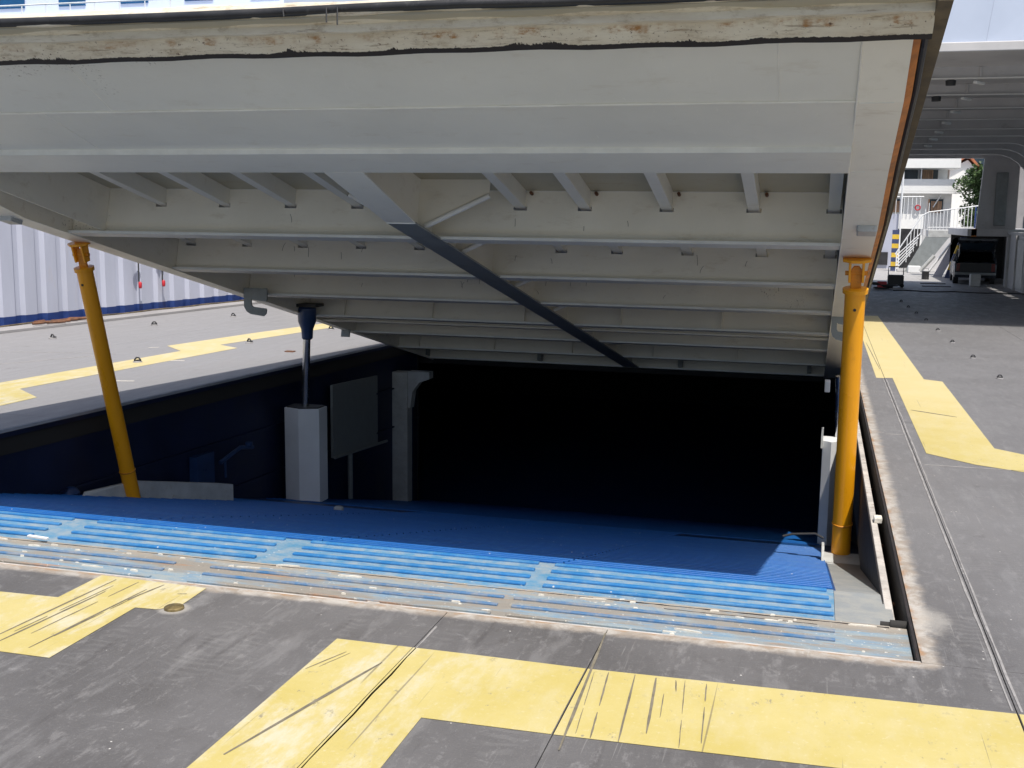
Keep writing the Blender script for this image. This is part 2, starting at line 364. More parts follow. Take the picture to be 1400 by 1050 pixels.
# the rim of the opening: left edge line
def rimx(y): return -9.25 + (y - 11.0) * .085
FR = 6.69; RR = .69; HY = 22.8
deck = sempty('deck')
G = .003
def plate(poly, name='deck_plate'):
    cx = sum(p[0] for p in poly) / len(poly); cy = sum(p[1] for p in poly) / len(poly)
    q = []
    for p in poly:
        d = Vector((p[0] - cx, p[1] - cy)); L = d.length
        q.append((p[0] - G * (1 if p[0] > cx else -1), p[1] - G * (1 if p[1] > cy else -1)))
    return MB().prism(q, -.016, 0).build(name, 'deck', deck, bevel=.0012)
def rect(x0, x1, y0, y1): return [(x0, y0), (x1, y0), (x1, y1), (x0, y1)]
xs = [-17.2, -13.2, -9.6, -5.9, -2.23, -1.17, 1.12, 4.4, 7.6]
for a, b in zip(xs, xs[1:]):
    plate(rect(a, b, 2.2, FR)); plate(rect(a, b, -2.5, 2.2)); plate(rect(a, b, -8, -2.5))
for a, b in ((FR, 14.14), (14.14, 22.8)): plate(rect(RR, 1.12, a, b))
for a, b in ((FR, 12.43), (12.43, 22.8)):
    plate(rect(1.12, 4.4, a, b)); plate(rect(4.4, 7.6, a, b))
ys = [FR, 11.9, 17.7, 22.8]
for a, b in zip(ys, ys[1:]):
    plate([(-13.2, a), (rimx(a), a), (rimx(b), b), (-13.2, b)])
    plate(rect(-17.2, -13.2, a, b))
for a, b in ((22.8, 28), (28, 34), (34, 41), (41, 49), (49, 58), (58, 66), (66, 73)):
    for c, d in ((-17.2, -10), (-10, -4), (-4, 1.12), (1.12, 4.4), (4.4, 9.4)): plate(rect(c, d, a, b))
for a, b in ((12, 22.8),): plate(rect(7.6, 9.4, FR, 22.8))
plate(rect(7.6, 9.4, -8, FR))
u = MB()
u.box(-17.3, 9.5, -8.1, FR - .004, -.32, -.017); u.box(RR + .004, 9.5, FR - .004, HY, -.32, -.017); u.box(-17.3, 9.5, HY, 73.1, -.32, -.017)
u.prism([(-17.3, FR - .004), (rimx(FR) - .004, FR - .004), (rimx(HY) - .004, HY), (-17.3, HY)], -.32, -.017)
u.build('deck_underlay', 'plate_under', deck)
# weld beads beside the plate seams
wb = MB()
def bead(p, q, wdt=.012, h=.004, wob=.004):
    p = Vector((*p, 0)); q = Vector((*q, 0)); d = (q - p); L = d.length; d.normalize(); nrm = Vector((-d.y, d.x, 0))
    n = max(2, int(L / .25)); A = []; B = []
    for i in range(n + 1):
        c = p + d * (L * i / n) + nrm * random.uniform(-wob, wob); ww = wdt * random.uniform(.5, 1.2)
        A.append(c - nrm * ww * .5 - Vector((0, 0, .004))); B.append(c + nrm * ww * .5 - Vector((0, 0, .004)))
    wb.strip(A, B, (0, 0, h + .004))
for dx in (-.028, .028): bead((1.12 + dx * .8, 6.12), (1.12 + dx * .8, 19.2), .016, .004, .003)
bead((-2.23 + .02, 6.4), (-2.23 + .02, 3.0)); bead((.86, 14.16), (1.07, 14.16), .02); bead((1.18, 12.45), (2.4, 12.45), .02)
bead((-14.43, 17.3), (-12.47, 17.76), .04); bead((-14.4, 13.5), (-12.33, 17.75), .05)
bead((-16.2, 16.9), (-14.43, 17.3), .04)
wb.build('weld_bead', 'deck_bead', deck)['kind'] = 'stuff'

# painted yellow markings (sheets just above the plates)
def paint(poly, mat='yellow', z=.004, name='yellow_marking', parent=deck, h=.0015):
    return MB().prism(poly, z - h, z).build(name, mat, parent)
paint([(-5.9, 5.33), (-4.54, 5.3), (-4.54, 5.27), (-4.18, 5.27), (-4.2, 6.15), (-4.04, 6.16), (-3.94, 6.29), (-3.96, 6.63), (-4.81, 6.66), (-4.8, 6.17), (-5.9, 6.13)])
mk = []
for a, b, yt0, yt1, yb in ((-2.72, -2.2325, 6.03, 6.03, 3.2), (-2.2275, -1.86, 6.03, 6.03, 3.2)): paint(rect(a, b, yb, yt0))
paint([(-1.86, 5.15), (-1.176, 5.16), (-1.176, 6.02), (-1.86, 6.03)])
paint([(-1.164, 5.16), (1.114, 5.24), (1.114, 6.09), (-1.164, 6.02)])
paint([(1.126, 5.24), (3.4, 5.3), (3.4, 6.16), (1.126, 6.09)])
paint([(.98, 32.2), (.99, 19.32), (1.117, 19.32), (1.117, 32.2)]); paint([(1.125, 32.2), (1.125, 19.36), (1.25, 19.39), (1.25, 13.08), (1.7, 12.62), (2.12, 12.4), (2.8, 12.3), (2.8, 13.2), (2.3, 13.35), (2.03, 13.62), (2.01, 19.22), (1.74, 19.4), (1.6, 32.3)])
paint([(-11.82, 14.1), (-11.12, 13.68), (-10.39, 13.12), (-10.38, 12.38), (-9.9, 11.0), (-10.9, 10.7), (-11.9, 12.6)] if False else
      [(-11.95, 12.0), (-10.45, 11.6), (-10.38, 12.4), (-10.39, 13.12), (-11.12, 13.68), (-10.73, 19.34), (-11.31, 19.7), (-10.71, 23.9), (-10.5, 26.5), (-11.1, 26.7), (-11.24, 25.06), (-11.77, 22.04), (-12.16, 19.18), (-11.47, 18.54)][::-1])
# dark gouges through the yellow paint
gm = MB()
def gouge(p, q, wdt=.014, z=.0062):
    if wdt < .016 and hypot(q[0] - p[0], q[1] - p[1]) > .6:
        f = random.uniform(.3, .6); g_ = f + random.uniform(.04, .12)
        L_ = lambda t: (p[0] + (q[0] - p[0]) * t, p[1] + (q[1] - p[1]) * t)
        gouge(L_(0), L_(f), wdt * .99 if False else wdt, z) if hypot(q[0] - p[0], q[1] - p[1]) * f < .6 else None
        p = L_(g_)
    p = Vector((*p, z)); q = Vector((*q, z)); d = q - p; nrm = Vector((-d.y, d.x, 0)).normalized(); n = 8; A = []; B = []
    for i in range(n + 1):
        t = i / n; ww = .72 * wdt * (.25 + .75 * min(1, 4 * t + .2, 4 * (1 - t) + .2)) * random.uniform(.7, 1.15)
        c = p + d * t + nrm * random.uniform(-.0008, .0008)
        A.append(c - nrm * ww / 2); B.append(c + nrm * ww / 2)
    gm.strip(A, B, (0, 0, -.001))
gouge((-2.62, 4.5), (-2.32, 5.76), .032)
gouge((-1.17, 6.6), (-1.1, 5.0), .026)
for p, q, wd in (((-.89, 6.01), (-.84, 5.17), .018), ((-.77, 6.0), (-.72, 5.3), .022), ((-.49, 6.0), (-.445, 5.27), .012), ((-.61, 6.01), (-.545, 5.19), .007),
                 ((-1.04, 6.0), (-.98, 5.17), .014), ((-1.12, 5.98), (-1.06, 5.2), .007), ((-.7, 5.8), (-.68, 5.5), .008), ((-.66, 6.0), (-.64, 5.85), .01)): gouge(p, q, wd)
for i, x in enumerate((-4.68, -4.62, -4.6, -4.5, -4.36, -4.34, -4.3, -4.05)):
    gouge((x + .03, 6.6 - (i % 3) * .12), (x - .03, 5.36 + (i % 2) * .2 + (.9 if i > 5 else 0)), .012 if i % 2 else .02)
gouge((-2.7, 5.55), (-2.58, 5.85), .01); gouge((-2.64, 5.6), (-2.55, 5.84), .006)
gouge((1.3, 16.1), (1.85, 15.7), .06); gouge((1.03, 25), (1.1, 20.5), .02)
gm.build('paint_gouge', 'gouge', deck)['kind'] = 'stuff'

# ---------------- coaming rim, sill, ramp
rim = sempty('hatch_coaming')
m = MB(); m.box(-11.2, RR, FR - .001, FR + .035, -.1, -.006); m.build('front_rim', 'gutter', rim, bevel=.004)
m = MB(); m.box(RR - .022, RR - .001, FR + .04, 22.7, -.5, -.004); m.build('side_rim', 'rim_dark', rim, bevel=.004)
m = MB()   # left coaming face, sky-lit strip above the navy wall
A = [(rimx(y) + .02, y, -.004) for y in (FR, 12, 17, 22.7)]; B = [(rimx(y) + .02, y, -.045) for y in (FR, 12, 17, 22.7)]
m.strip(A, B, (-.04, 0, 0)); m.build('left_rim', 'coaming', rim)
m = MB(); A = [(rimx(y) + .035, y, -.05) for y in (FR, 12, 17, 22.7)]; B = [(rimx(y) + .005, y, -.05) for y in (FR, 12, 17, 22.7)]
m.strip(A, B, (0, 0, -.05)); m.build('rim_flat_bar', 'navy', rim)

hw = sempty('hold_walls')
m = MB()
A = [(rimx(y) - .02, y, -.3) for y in (FR, 12, 17, 22.7)]; B = [(rimx(y) - .02, y, -7) for y in (FR, 12, 17, 22.7)]
m.strip(A, B, (-.05, 0, 0)); m.build('port_wall', 'navy', hw)
for zz, th in ((-.95, .03), (-1.75, .03)):
    m = MB(); A = [(rimx(y) + .03, y, zz) for y in (FR, 12, 17, 22.7)]; B = [(rimx(y) - .03, y, zz) for y in (FR, 12, 17, 22.7)]
    m.strip(A, B, (0, 0, -th)); m.build('wall_stringer', 'navy', hw)
m = MB(); m.box(.78, .84, FR, 40, -7, -.3); m.build('starboard_wall', 'hold', hw)
m = MB(); m.box(.3, .78, 9.6, 22.9, -7, -6.9); m.box(-14, .84, 40, 40.1, -7, -.3); m.box(-14, -13.9, 22.7, 40, -7, -.3); m.box(-14, .84, 22.9, 40, -.6, -.5)
m.box(-14, rimx(22.7), 22.66, 22.72, -7, -.3); m.build('hold_bulkhead', 'hold', hw)
m = MB(); m.box(rimx(FR) - .1, .8, FR - .03, FR - .002, -7, -.33); m.build('forward_bulkhead', 'hold', hw)
# wall fittings on the left of the opening, half lost in the shade
m = MB(); m.tube([(-8.78, 15.2, -1.25), (-8.7, 15.7, -1.1), (-8.65, 16.0, -1.15)], .035, 8); m.box(-8.95, -8.82, 14.6, 15.1, -1.6, -1.05); m.tube([(-8.8, 14.8, -1.6), (-8.78, 14.8, -1.75)], .03, 8)
m.tube([(-8.75, 15.3, -1.2), (-8.75, 15.3, -1.5)], .02, 8); m.lathe([(.06, 0), (.06, .05)], (-8.66, 15.9, -1.1), 10)
tag(m.build('valve_assembly', 'ram_blue', None, smooth=True), 'dark blue pipework and valve on the shaded wall left of the white ram casing', 'valve')

RSL = .2447
def rz(y): return -.085 if y < 7.5 else (-.085 - (y - 7.5) * .045 if y < 8.27 else -.12 - (y - 8.27) * RSL)
sill = sempty('ramp_sill')
m = MB(); m.box(rimx(FR), RR - .03, FR + .036, 7.385, -.08, -.05); m.build('sill_plate', 'sill', sill, bevel=.003)
SP = [(-10.6, -6.3), (-6.18, -4.55), (-4.23, -1.99), (-1.9, .21)]
for y in (6.86, 7.03, 7.19):
    for i, (a, b) in enumerate(SP):
        if y == 6.86 and i == 3: b = -.85
        o = MB().box(a + random.uniform(-.03, .03), b, y - .018, y + .018, -.0505, -.036).build('rib', 'rib_worn' if y > 6.9 else 'sill', sill, bevel=.004)
# hinge bar and gap between sill and ramp
m = MB(); m.tube([(-10.8, 7.437, -.078), (RR - .06, 7.437, -.078)], .017, 10); m.build('hinge_bar', 'sill', sill, smooth=True)
m = MB(); m.box(-10.8, RR - .03, 7.387, 7.49, -.2, -.12); m.build('hinge_trough', 'plate_under', sill)
gk = MB()
for x0, x1, yq, wq in ((-10.6, -5.2, 7.372, .012), (-5.0, -1.4, 7.374, .014), (-1.3, .55, 7.37, .018), (-7.4, -4.9, 6.752, .01), (-3.6, -2.2, 6.76, .012), (-2.0, .5, 6.755, .008), (-1.9, -1.2, 7.22, .014), (-.9, .1, 7.3, .008)):
    n = 30; A = []; B = []
    for i in range(n + 1):
        x = x0 + (x1 - x0) * i / n; c = yq + random.uniform(-.003, .003); w2 = wq * random.uniform(.1, .6)
        A.append((x, c - w2, -.0485)); B.append((x, c + w2, -.0485))
    gk.strip(A, B, (0, 0, -.0012))
gk.build('sill_grime', 'rim_dark', sill)['kind'] = 'stuff'
m = MB(); m.tube([(.56, 7.46, -.06), (RR - .025, 7.46, -.06)], .034, 12); m.tube([(.5, 7.46, -.065), (.58, 7.46, -.065)], .024, 12); m.build('hinge_pin', 'plate_under', sill, smooth=True)

ramp = sempty('vehicle_ramp')
m = MB(); m.prism([(7.475, -.089), (8.27, -.12), (8.27, -.16), (7.475, -.13)], -10.8, .215, 'x'); m.build('ramp_plate', 'ramp_flat', ramp)
m = MB(); m.prism([(8.27, -.12), (24, rz(24)), (24, rz(24) - .05), (8.27, -.17)], -10.9, .23, 'x'); m.build('ramp_plate', 'ramp_shade', ramp)
m = MB(); m.prism([(24, rz(24)), (40, rz(24)), (40, rz(24) - .1), (24, rz(24) - .05)], -14, .8, 'x'); m.build('ramp_plate', 'ramp_shade', ramp)
m = MB(); m.prism([(7.475, -.091), (8.27, -.125), (13.0, rz(13) - .004), (13.0, rz(13) - .05), (7.475, -.13)], .218, .6, 'x'); m.build('side_plate', 'grey_side', ramp)
m = MB(); m.prism([(13, rz(13)), (24, rz(24)), (24, rz(24) - .05), (13, rz(13) - .05)], .235, .78, 'x'); m.build('side_plate', 'navy', ramp)
RB = [(-10.7, -6.15), (-5.9, -4.12), (-3.88, -1.95), (-1.82, .21)]
meshes = {}
ribs = []
y = 7.63
ycut = [(y + i * .195) for i in range(4)]
y = 8.36
while y < 16.6: ycut.append(y); y += .19
for yi in ycut:
    for i, (a, b) in enumerate(RB):
        if yi > 15.4 and i in (0, 3): continue
        flat = yi < 8.27
        stag = (0.0 if i < 3 else 0) 
        key = (i, flat)
        if key not in meshes:
            o = MB().box(a, b if (flat or i == 3) else RB[i + 1][0] - .012, -.024, .024, -.003, .017).build('rib', 'rib' if flat else 'rib_shade', ramp, bevel=.006); meshes[key] = o.data
        else:
            o = bpy.data.objects.new('rib', meshes[key]); C.objects.link(o); o.parent = ramp
        o.location = (-.12 * ((yi - 7.63) / .19) * .12 * (1 if flat else 0), yi, rz(yi)); o.rotation_euler = (-.045 if flat else -math.atan(RSL), 0, 0)
m = MB()
yy = 16.7
while yy < 24:
    t = math.atan(RSL); m.prism([(yy - .022, rz(yy - .022) - .002), (yy + .022, rz(yy + .022) - .002), (yy + .02, rz(yy) + .014), (yy - .02, rz(yy) + .02)], -10.6, .2, 'x'); yy += .19
m.build('far_ribs', 'rib_shade', ramp)['kind'] = 'stuff'
# bright debris and chips on the sill
m = MB()
for i in range(60):
    x = random.uniform(-7.5, .5); yv = random.choice([random.gauss(7.33, .05), random.uniform(6.76, 7.4), random.gauss(6.95, .08)])
    if yv < 6.75 or yv > 7.39: continue
    L = random.choice([.01, .015, .02, .03, .05, .09]); wv = random.uniform(.004, .009)
    a = random.uniform(-.15, .15); z = -.0505
    c, s_ = cos(a), sin(a)
    pts = [(-L, -wv), (L * .6, -wv * .7), (L, wv * .3), (L * .2, wv), (-L * .8, wv * .6)]
    m.prism([(x + p * c - q * s_, yv + p * s_ + q * c) for p, q in pts], z, z + random.uniform(.004, .014))
m.build('paint_chips', 'chalk', sill)['kind'] = 'stuff'
tag(MB().box(-.1, .1, -.016, .016, 0, .018).build('loose_strip', 'white', None, bevel=.003, loc=(-5.95, 7.44, -.045)), 'short white strip lying across the ramp hinge line at the far left', 'strip')
bpy.data.objects['loose_strip'].rotation_euler = (0, 0, -.12)

# inner coaming channel on the right
m = MB(); m.box(.555, .61, 7.52, 22.6, -.2, -.11); m.build('gutter_lip', 'gutter', rim, bevel=.005)
m = MB(); m.box(.545, .553, 7.52, 22.6, -.9, -.115); m.build('gutter_wall', 'rim_dark', rim)
m = MB(); m.box(.555, .78, 7.52, 22.6, -.62, -.6); m.build('gutter_floor', 'rim_dark', rim)
for yv in (8.6, 10.2, 12.4, 15.2, 18.4): MB().tube([(.60, yv, -.3), (RR - .02, yv, -.3)], .02, 8).build('gutter_bolt', 'rust', rim)
tag(MB().box(.58, .65, 10.25, 10.37, -.112, -.06).build('wooden_chock', 'chalk', None, bevel=.008), 'small white chip wedged on the right hand coaming channel', 'chip')

# ================================================================== HATCH COVER
TH = math.atan(.25); cT, sT = cos(TH), sin(TH)
hatch = thing('hatch_cover', 'huge cream steel hatch cover propped open above the blue ramp', 'hatch cover', (0, HY, 0), (-TH, 0, 0))
def loc_(Y, z):
    # world (Y,z) -> local (y,z) of the tilted hatch
    dy = Y - HY
    return (dy * cT - z * sT, dy * sT + z * cT)
def dl(Y, off): return loc_(Y, (HY - Y) * .25 - off)
HXL, HXR = -9.3, .67
def gx(yl): return -4.13 + (yl - pG[0]) * .045
def hxl(yl): return -9.44 + (yl + 15.9) * .0795
def sgx(yl): return -8.62 + (yl + 12.35) * .057   # inner line of the port side girder
SL, SR = -8.45, .19        # inner edges of the side girders
OL, OR_ = -8.9, .49
tip = loc_(7.24, 3.89)
pD = loc_(7.50, 3.69); pK = loc_(7.39, 3.778)
p1 = loc_(7.57, 3.70); pC = loc_(8.2, 3.367); pE = loc_(8.98, 3.105); pE2 = loc_(9.56, 2.961); pG = dl(10.83, .5)
TP = .085
yb = lambda Y, off=.5: dl(Y, off)
y_a = tip[0] + .1
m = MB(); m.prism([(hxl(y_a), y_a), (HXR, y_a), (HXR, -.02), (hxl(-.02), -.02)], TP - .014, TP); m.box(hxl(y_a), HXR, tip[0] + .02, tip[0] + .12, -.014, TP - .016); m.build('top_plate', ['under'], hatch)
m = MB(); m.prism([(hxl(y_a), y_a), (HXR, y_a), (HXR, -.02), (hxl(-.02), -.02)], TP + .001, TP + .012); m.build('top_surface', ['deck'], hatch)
# lip (nose): weathered edge; object origin on the tip so the material can measure across it
def lipo(pts, x0, x1, name, mat, parent):
    # pts in hatch local (y,z); rotate so z runs across the face
    return None
ang = atan2(pD[0] - tip[0], -(pD[1] - tip[1]))   # lean of the lip face
Lf = hypot(pD[0] - tip[0], pD[1] - tip[1])
ca, sa = cos(ang), sin(ang)
def tolip(p):
    dy, dz = p[0] - tip[0], p[1] - tip[1]
    return (dy * ca + dz * sa, -dy * sa + dz * ca)
q = tolip(pK); qd = tolip(pD)
m = MB()
n = 60
prof = [(0.0, .0), (.022, -.05), (.026, -.095), (-.016, -.118), (-.006, -.135), (.012, -.155), (.0, -.18), (-.014, -.2), (-.008, -Lf + .01), (.02, -Lf - .004), (.09, -Lf + .01), (.09, .03), (.02, .03)]
Z0 = Lf / .28
prof = [(a, b * (Lf / .28) if b < 0 else b) for a, b in prof]
vs = []
for i in range(n + 1):
    x = HXL + .05 + (OR_ + .1 - HXL - .05) * i / n
    wob = .006 * sin(i * 1.3) + .005 * sin(i * .47)
    vs += [(x, a + wob, b) for a, b in prof]
k = len(prof)
fs = [(i * k + j, i * k + (j + 1) % k, (i + 1) * k + (j + 1) % k, (i + 1) * k + j) for i in range(n) for j in range(k)] + [tuple(range(k)), tuple(range(n * k, (n + 1) * k))[::-1]]
m.add(vs, fs)
lip = m.build('front_lip', 'lip', hatch, smooth=True, loc=(0, tip[0], tip[1])); lip.rotation_euler = (ang, 0, 0)
lip['label'] = 'weathered cream front lip with flaked black edge'
# rubber seal on the tip
m = MB(); m.tube([(x, tip[0] - .0 + .004 * sin(x * 3), tip[1] + .028 + .006 * sin(x * 1.7)) for x in [HXL + i * (HXR - HXL) / 40 for i in range(41)]], .032, 10)
m.build('rubber_seal', 'rubber', hatch, smooth=True)
m = MB()
for x, L in ((-3.28, .1), (-3.2, .12), (-3.6, .05)): m.tube([(x, tip[0] - .035, tip[1] + .03), (x + .01, tip[0] - .03, tip[1] + .03 - L)], .006, 5)
m.build('seal_shreds', 'rubber', hatch)['kind'] = 'stuff'
m = MB(); m.strip([(HXL + .1, tip[0] - .004, tip[1] - .045), (-6, tip[0] + .016, tip[1] - .066)], [(HXL + .1, tip[0] - .004, tip[1] - .053), (-6, tip[0] + .016, tip[1] - .07)], (0, -.012, .002))
# dark recess between lip and bottom panels
m = MB(); m.box(HXL + .04, OR_ + .04, pD[0] + .02, p1[0] + .09, p1[1] + .01, -.0165); m.build('lip_recess', 'rust', hatch)
# front panels (sloping bottom skin): two rows with welded seams
def skin(a, b, xs_, mat, name, th=.012, drop=0.):
    for x0, x1 in zip(xs_, xs_[1:]):
        m = MB(); m.strip([(x0 + .0015, a[0], a[1]), (x0 + .0015, b[0], b[1])], [(x1 - .0015, a[0], a[1]), (x1 - .0015, b[0], b[1])], (0, 0, th)); m.build(name, mat, hatch)
skin(p1, pC, [SL - .3, -5.63, -.33, SR - .004], 'cream2', 'front_panel')
skin(pC, pE, [SL - .3, -6.3, SR - .004], 'cream2', 'lower_front_panel')
bd = MB()
def hbead(pts, r=.006):
    bd.tube(pts, r, 6)
def wob(x0, x1, p, dz=-.002, amp=.004):
    return [(x0 + (x1 - x0) * i / 40, p[0] + random.uniform(-amp, amp), p[1] + dz + random.uniform(-.001, .001)) for i in range(41)]
hbead(wob(SL - .25, SR, pC, -.004), .011)
for x, a, b in ((-5.63, p1, pC), (-.33, p1, pC), (-6.3, pC, pE)): hbead([(x, a[0], a[1] - .001), (x, b[0], b[1] - .001)], .005)
bd.build('weld_bead', 'bead', hatch, smooth=True)['kind'] = 'stuff'
# front flange E: bright nosing then flat underside
m = MB(); m.strip([(SL - .3, pE[0], pE[1] - .03), (SL - .3, pE2[0], pE2[1] - .03)], [(SR - .004, pE[0], pE[1] - .03), (SR - .004, pE2[0], pE2[1] - .03)], (0, 0, .03)); m.build('front_flange', 'cream2', hatch, bevel=.004)
m = MB(); m.box(SL - .3, SR - .006, pE[0] - .012, pE[0] - .001, pE[1] - .045, pE[1] + .005); m.build('flange_nosing', 'edge', hatch)
# front girder web behind the flange
m = MB(); m.box(SL - .3, SR, pE[0] + .25, pE[0] + .265, pE[1] + .002, TP - .015); m.build('front_web', 'cream', hatch)
# girder cross beams
BY = [(11.56, .5), (13.58, .5), (15.4, .5), (17.25, .5), (19.0, .5), (20.9, .5), (22.5, .5)]
STX = [-8.28, -7.44, -6.62, -5.79, -4.98, -3.11, -2.41, -1.55, -.67, .11]
NW = .075
for bi, (Y, off) in enumerate(BY):
    yl, zl = dl(Y, off)
    yl += .06
    m = MB(); xs0 = sgx(yl) - .03
    cur = xs0
    for sx in STX:
        if sx - NW < xs0: continue
        a, b = sx - NW, sx + NW
        if sx > 0: b = min(b, SR - .002)
        m.box(cur, a, yl, yl + .014, zl + .02, TP - .0145)
        m.box(a, b, yl, yl + .014, zl + .02, -.145); m.box(a, b, yl, yl + .014, -.098, TP - .0145)
        cur = b
    if SR - cur > .005: m.box(cur, SR, yl, yl + .014, zl + .02, TP - .0145)
    m.build('beam_web', 'cream', hatch)
    hf = .085 if bi < 5 else .06
    m = MB(); m.box(xs0, SR - .003, yl - hf, yl + hf + .014, zl - .004, zl + .02); m.build('beam_flange', 'cream2', hatch, bevel=.003)
    m = MB(); m.box(xs0, SR - .006, yl - hf - .006, yl - hf - .0005, zl - .008, zl + .024); m.build('flange_nosing', 'edge', hatch)
    m = MB(); m.box(xs0, SR - .006, yl - .006, yl - .0005, TP - .024, TP - .0150); m.tube([(xs0, yl - .004, zl + .026), (SR, yl - .004, zl + .026)], .005, 5); m.build('beam_fillet', 'bead', hatch)
    if bi == 3:   # second close flange at this beam
        y2 = yl + .5
        m = MB(); m.box(xs0, SR - .003, y2 - .05, y2 + .05, zl - .002, zl + .02); m.box(xs0, SR - .003, y2, y2 + .012, zl + .02, -.3); m.build('service_channel', 'cream', hatch)
    if bi in (3, 5):
        for xx in [-7.6 + j * 1.55 for j in range(5 + 1)]:
            if abs(xx - gx(yl)) < .3 or xx > SR: continue
            m = MB(); m.box(xx - .006, xx + .006, yl - .08, yl - .007, zl + .021, TP - .015); m.build('beam_stiffener', 'cream', hatch)
# scuffs on the webs and small drain nipples in the corners
for _ in range(26):
    bi = random.choice((0, 1, 1, 1, 2, 2)); Y, off = BY[bi]; yl, zl = dl(Y, off); yl += .06
    x = random.uniform(-8, -.2); z0 = zl + random.uniform(.12, .3); L = random.uniform(.04, .13); b_ = random.uniform(-.04, .04)
    m = MB(); m.strip([(x + b_ * t * t, yl - .0012, z0 + L * t) for t in (0, .33, .66, 1)], [(x + .005 + b_ * t * t, yl - .0012, z0 + L * t) for t in (0, .33, .66, 1)], (0, -.0008, 0)); m.build('scuff_mark', 'gouge', hatch)
for sx in STX[5:9]:
    yl, zl = dl(*BY[0]); MB().tube([(sx + .12, yl + .058, TP - .05), (sx + .12, yl + .0, TP - .05)], .018, 8).build('drain_nipple', 'rust', hatch, smooth=True)
# stiffener bars along the plate
ys0, ys1 = pE[0] + .27, -.2
for sx in STX:
    m = MB(); m.box(sx + .043, sx + .055, ys0, ys1, -.1, TP - .0145); m.box(sx - .06, sx + .055, ys0, ys1, -.112, -.1); m.build('plate_stiffener', 'cream2' , hatch, bevel=.002)
# centre girder
m = MB(); e_ = (-.22, pG[1])
m.strip([(gx(y), y, z) for y, z in ((pE[0] + .27, pE[1] + .02), (pG[0], pG[1] + .02), (-.22, pG[1] + .02))], [(gx(y), y, TP - .0149) for y in (pE[0] + .27, pG[0], -.22)], (.014, 0, 0))
m.build('centre_girder_web', 'cream', hatch)
hwid = .155
m = MB(); m.strip([(gx(pE2[0]) - .19, pE2[0] - .02, pE2[1] - .032), (gx(pG[0]) - hwid, pG[0], pG[1] - .012)], [(gx(pE2[0]) + .19, pE2[0] - .02, pE2[1] - .032), (gx(pG[0]) + hwid, pG[0], pG[1] - .012)], (0, 0, .02)); m.build('centre_girder_knee', 'cream2', hatch)
m = MB(); m.prism([(gx(pG[0]) - hwid, pG[0] + .008), (gx(pG[0]) + hwid, pG[0] + .008), (gx(-.25) + hwid, -.25), (gx(-.25) - hwid, -.25)], pG[1] - .014, pG[1] + .008); m.build('centre_girder_flange', 'grey', hatch, bevel=.003)  # grey paints in the shade on this down-facing flange
m = MB(); m.box(gx(pG[0]) - hwid, gx(pG[0]) + hwid, pG[0] - .006, pG[0] + .006, pG[1] - .02, pG[1] + .01); m.build('flange_nosing', 'edge', hatch)
# tripping brackets right and left of the centre girder
for bi, Y in enumerate((11.2, 12.35, 14.35, 16.2, 18.0)):
    yl, zl = dl(Y, .5); GX = gx(yl)
    for sgn in (1, -1):
        if sgn < 0 and bi: continue
        a = (GX + sgn * .1, zl + .05); b = (GX + sgn * .78, -.1)
        m = MB(); m.prism([(GX + sgn * .01, zl + .03), a, b, (GX + sgn * .78, TP - .016), (GX + sgn * .01, TP - .016)][::sgn], yl, yl + .012, 'y'); m.build('tripping_bracket', 'cream', hatch)
        m = MB(); m.tube([(a[0], yl + .006, a[1]), (b[0], yl + .006, b[1])], .03, 10); m.build('bracket_pipe', 'edge', hatch, smooth=True)
# side girders: bottom plates following the bottom profile, inner webs
prof_ = [p1, pC, pE2, pG, dl(22.7, .5)]
pts = [(p[0], p[1] - (.016 if i else .004) ) for i, p in enumerate(prof_)]
m = MB(); m.strip([(SR, a, b) for a, b in pts], [(OR_, a, b) for a, b in pts], (0, 0, .014)); m.build('side_girder_flange', 'cream', hatch)
lo = [sgx(p[0]) for p in prof_]; ou = [hxl(p[0]) + .22 for p in prof_]
m = MB(); m.strip([(x, a, b) for x, (a, b) in zip(lo, pts)], [(x, a, b) for x, (a, b) in zip(ou, pts)], (0, 0, .014)); m.build('side_girder_flange', 'cream', hatch)
m = MB(); m.prism([(a, b - .004) for a, b in prof_] + [(-.03, TP - .0149), (p1[0] + .12, TP - .0149)], SR + .03, SR + .042, 'x'); m.build('side_girder_web', 'cream', hatch)
m = MB(); up = [(sgx(a) - .05, a, (TP - .0155 if i else -.0165)) for i, (a, b) in enumerate(prof_)]; dn = [(sgx(a) - .05, a, b - .002) for a, b in prof_]
m.strip(up, dn, (.012, 0, 0)); m.build('side_girder_web', 'cream', hatch)
hb = MB(); hb.tube([(SR - .004, a, b - .001) for a, b in pts], .006, 6)
for (a, b) in (pts[1],): hb.tube([(SR + .01, a, b - .001), (OR_ - .06, a, b - .001)], .006, 6)
(a, b) = pts[2]; hb.tube([(SR + .01, a, b), (SR + .12, a, b)], .006, 6)
hb.build('weld_bead', 'bead', hatch, smooth=True)['kind'] = 'stuff'
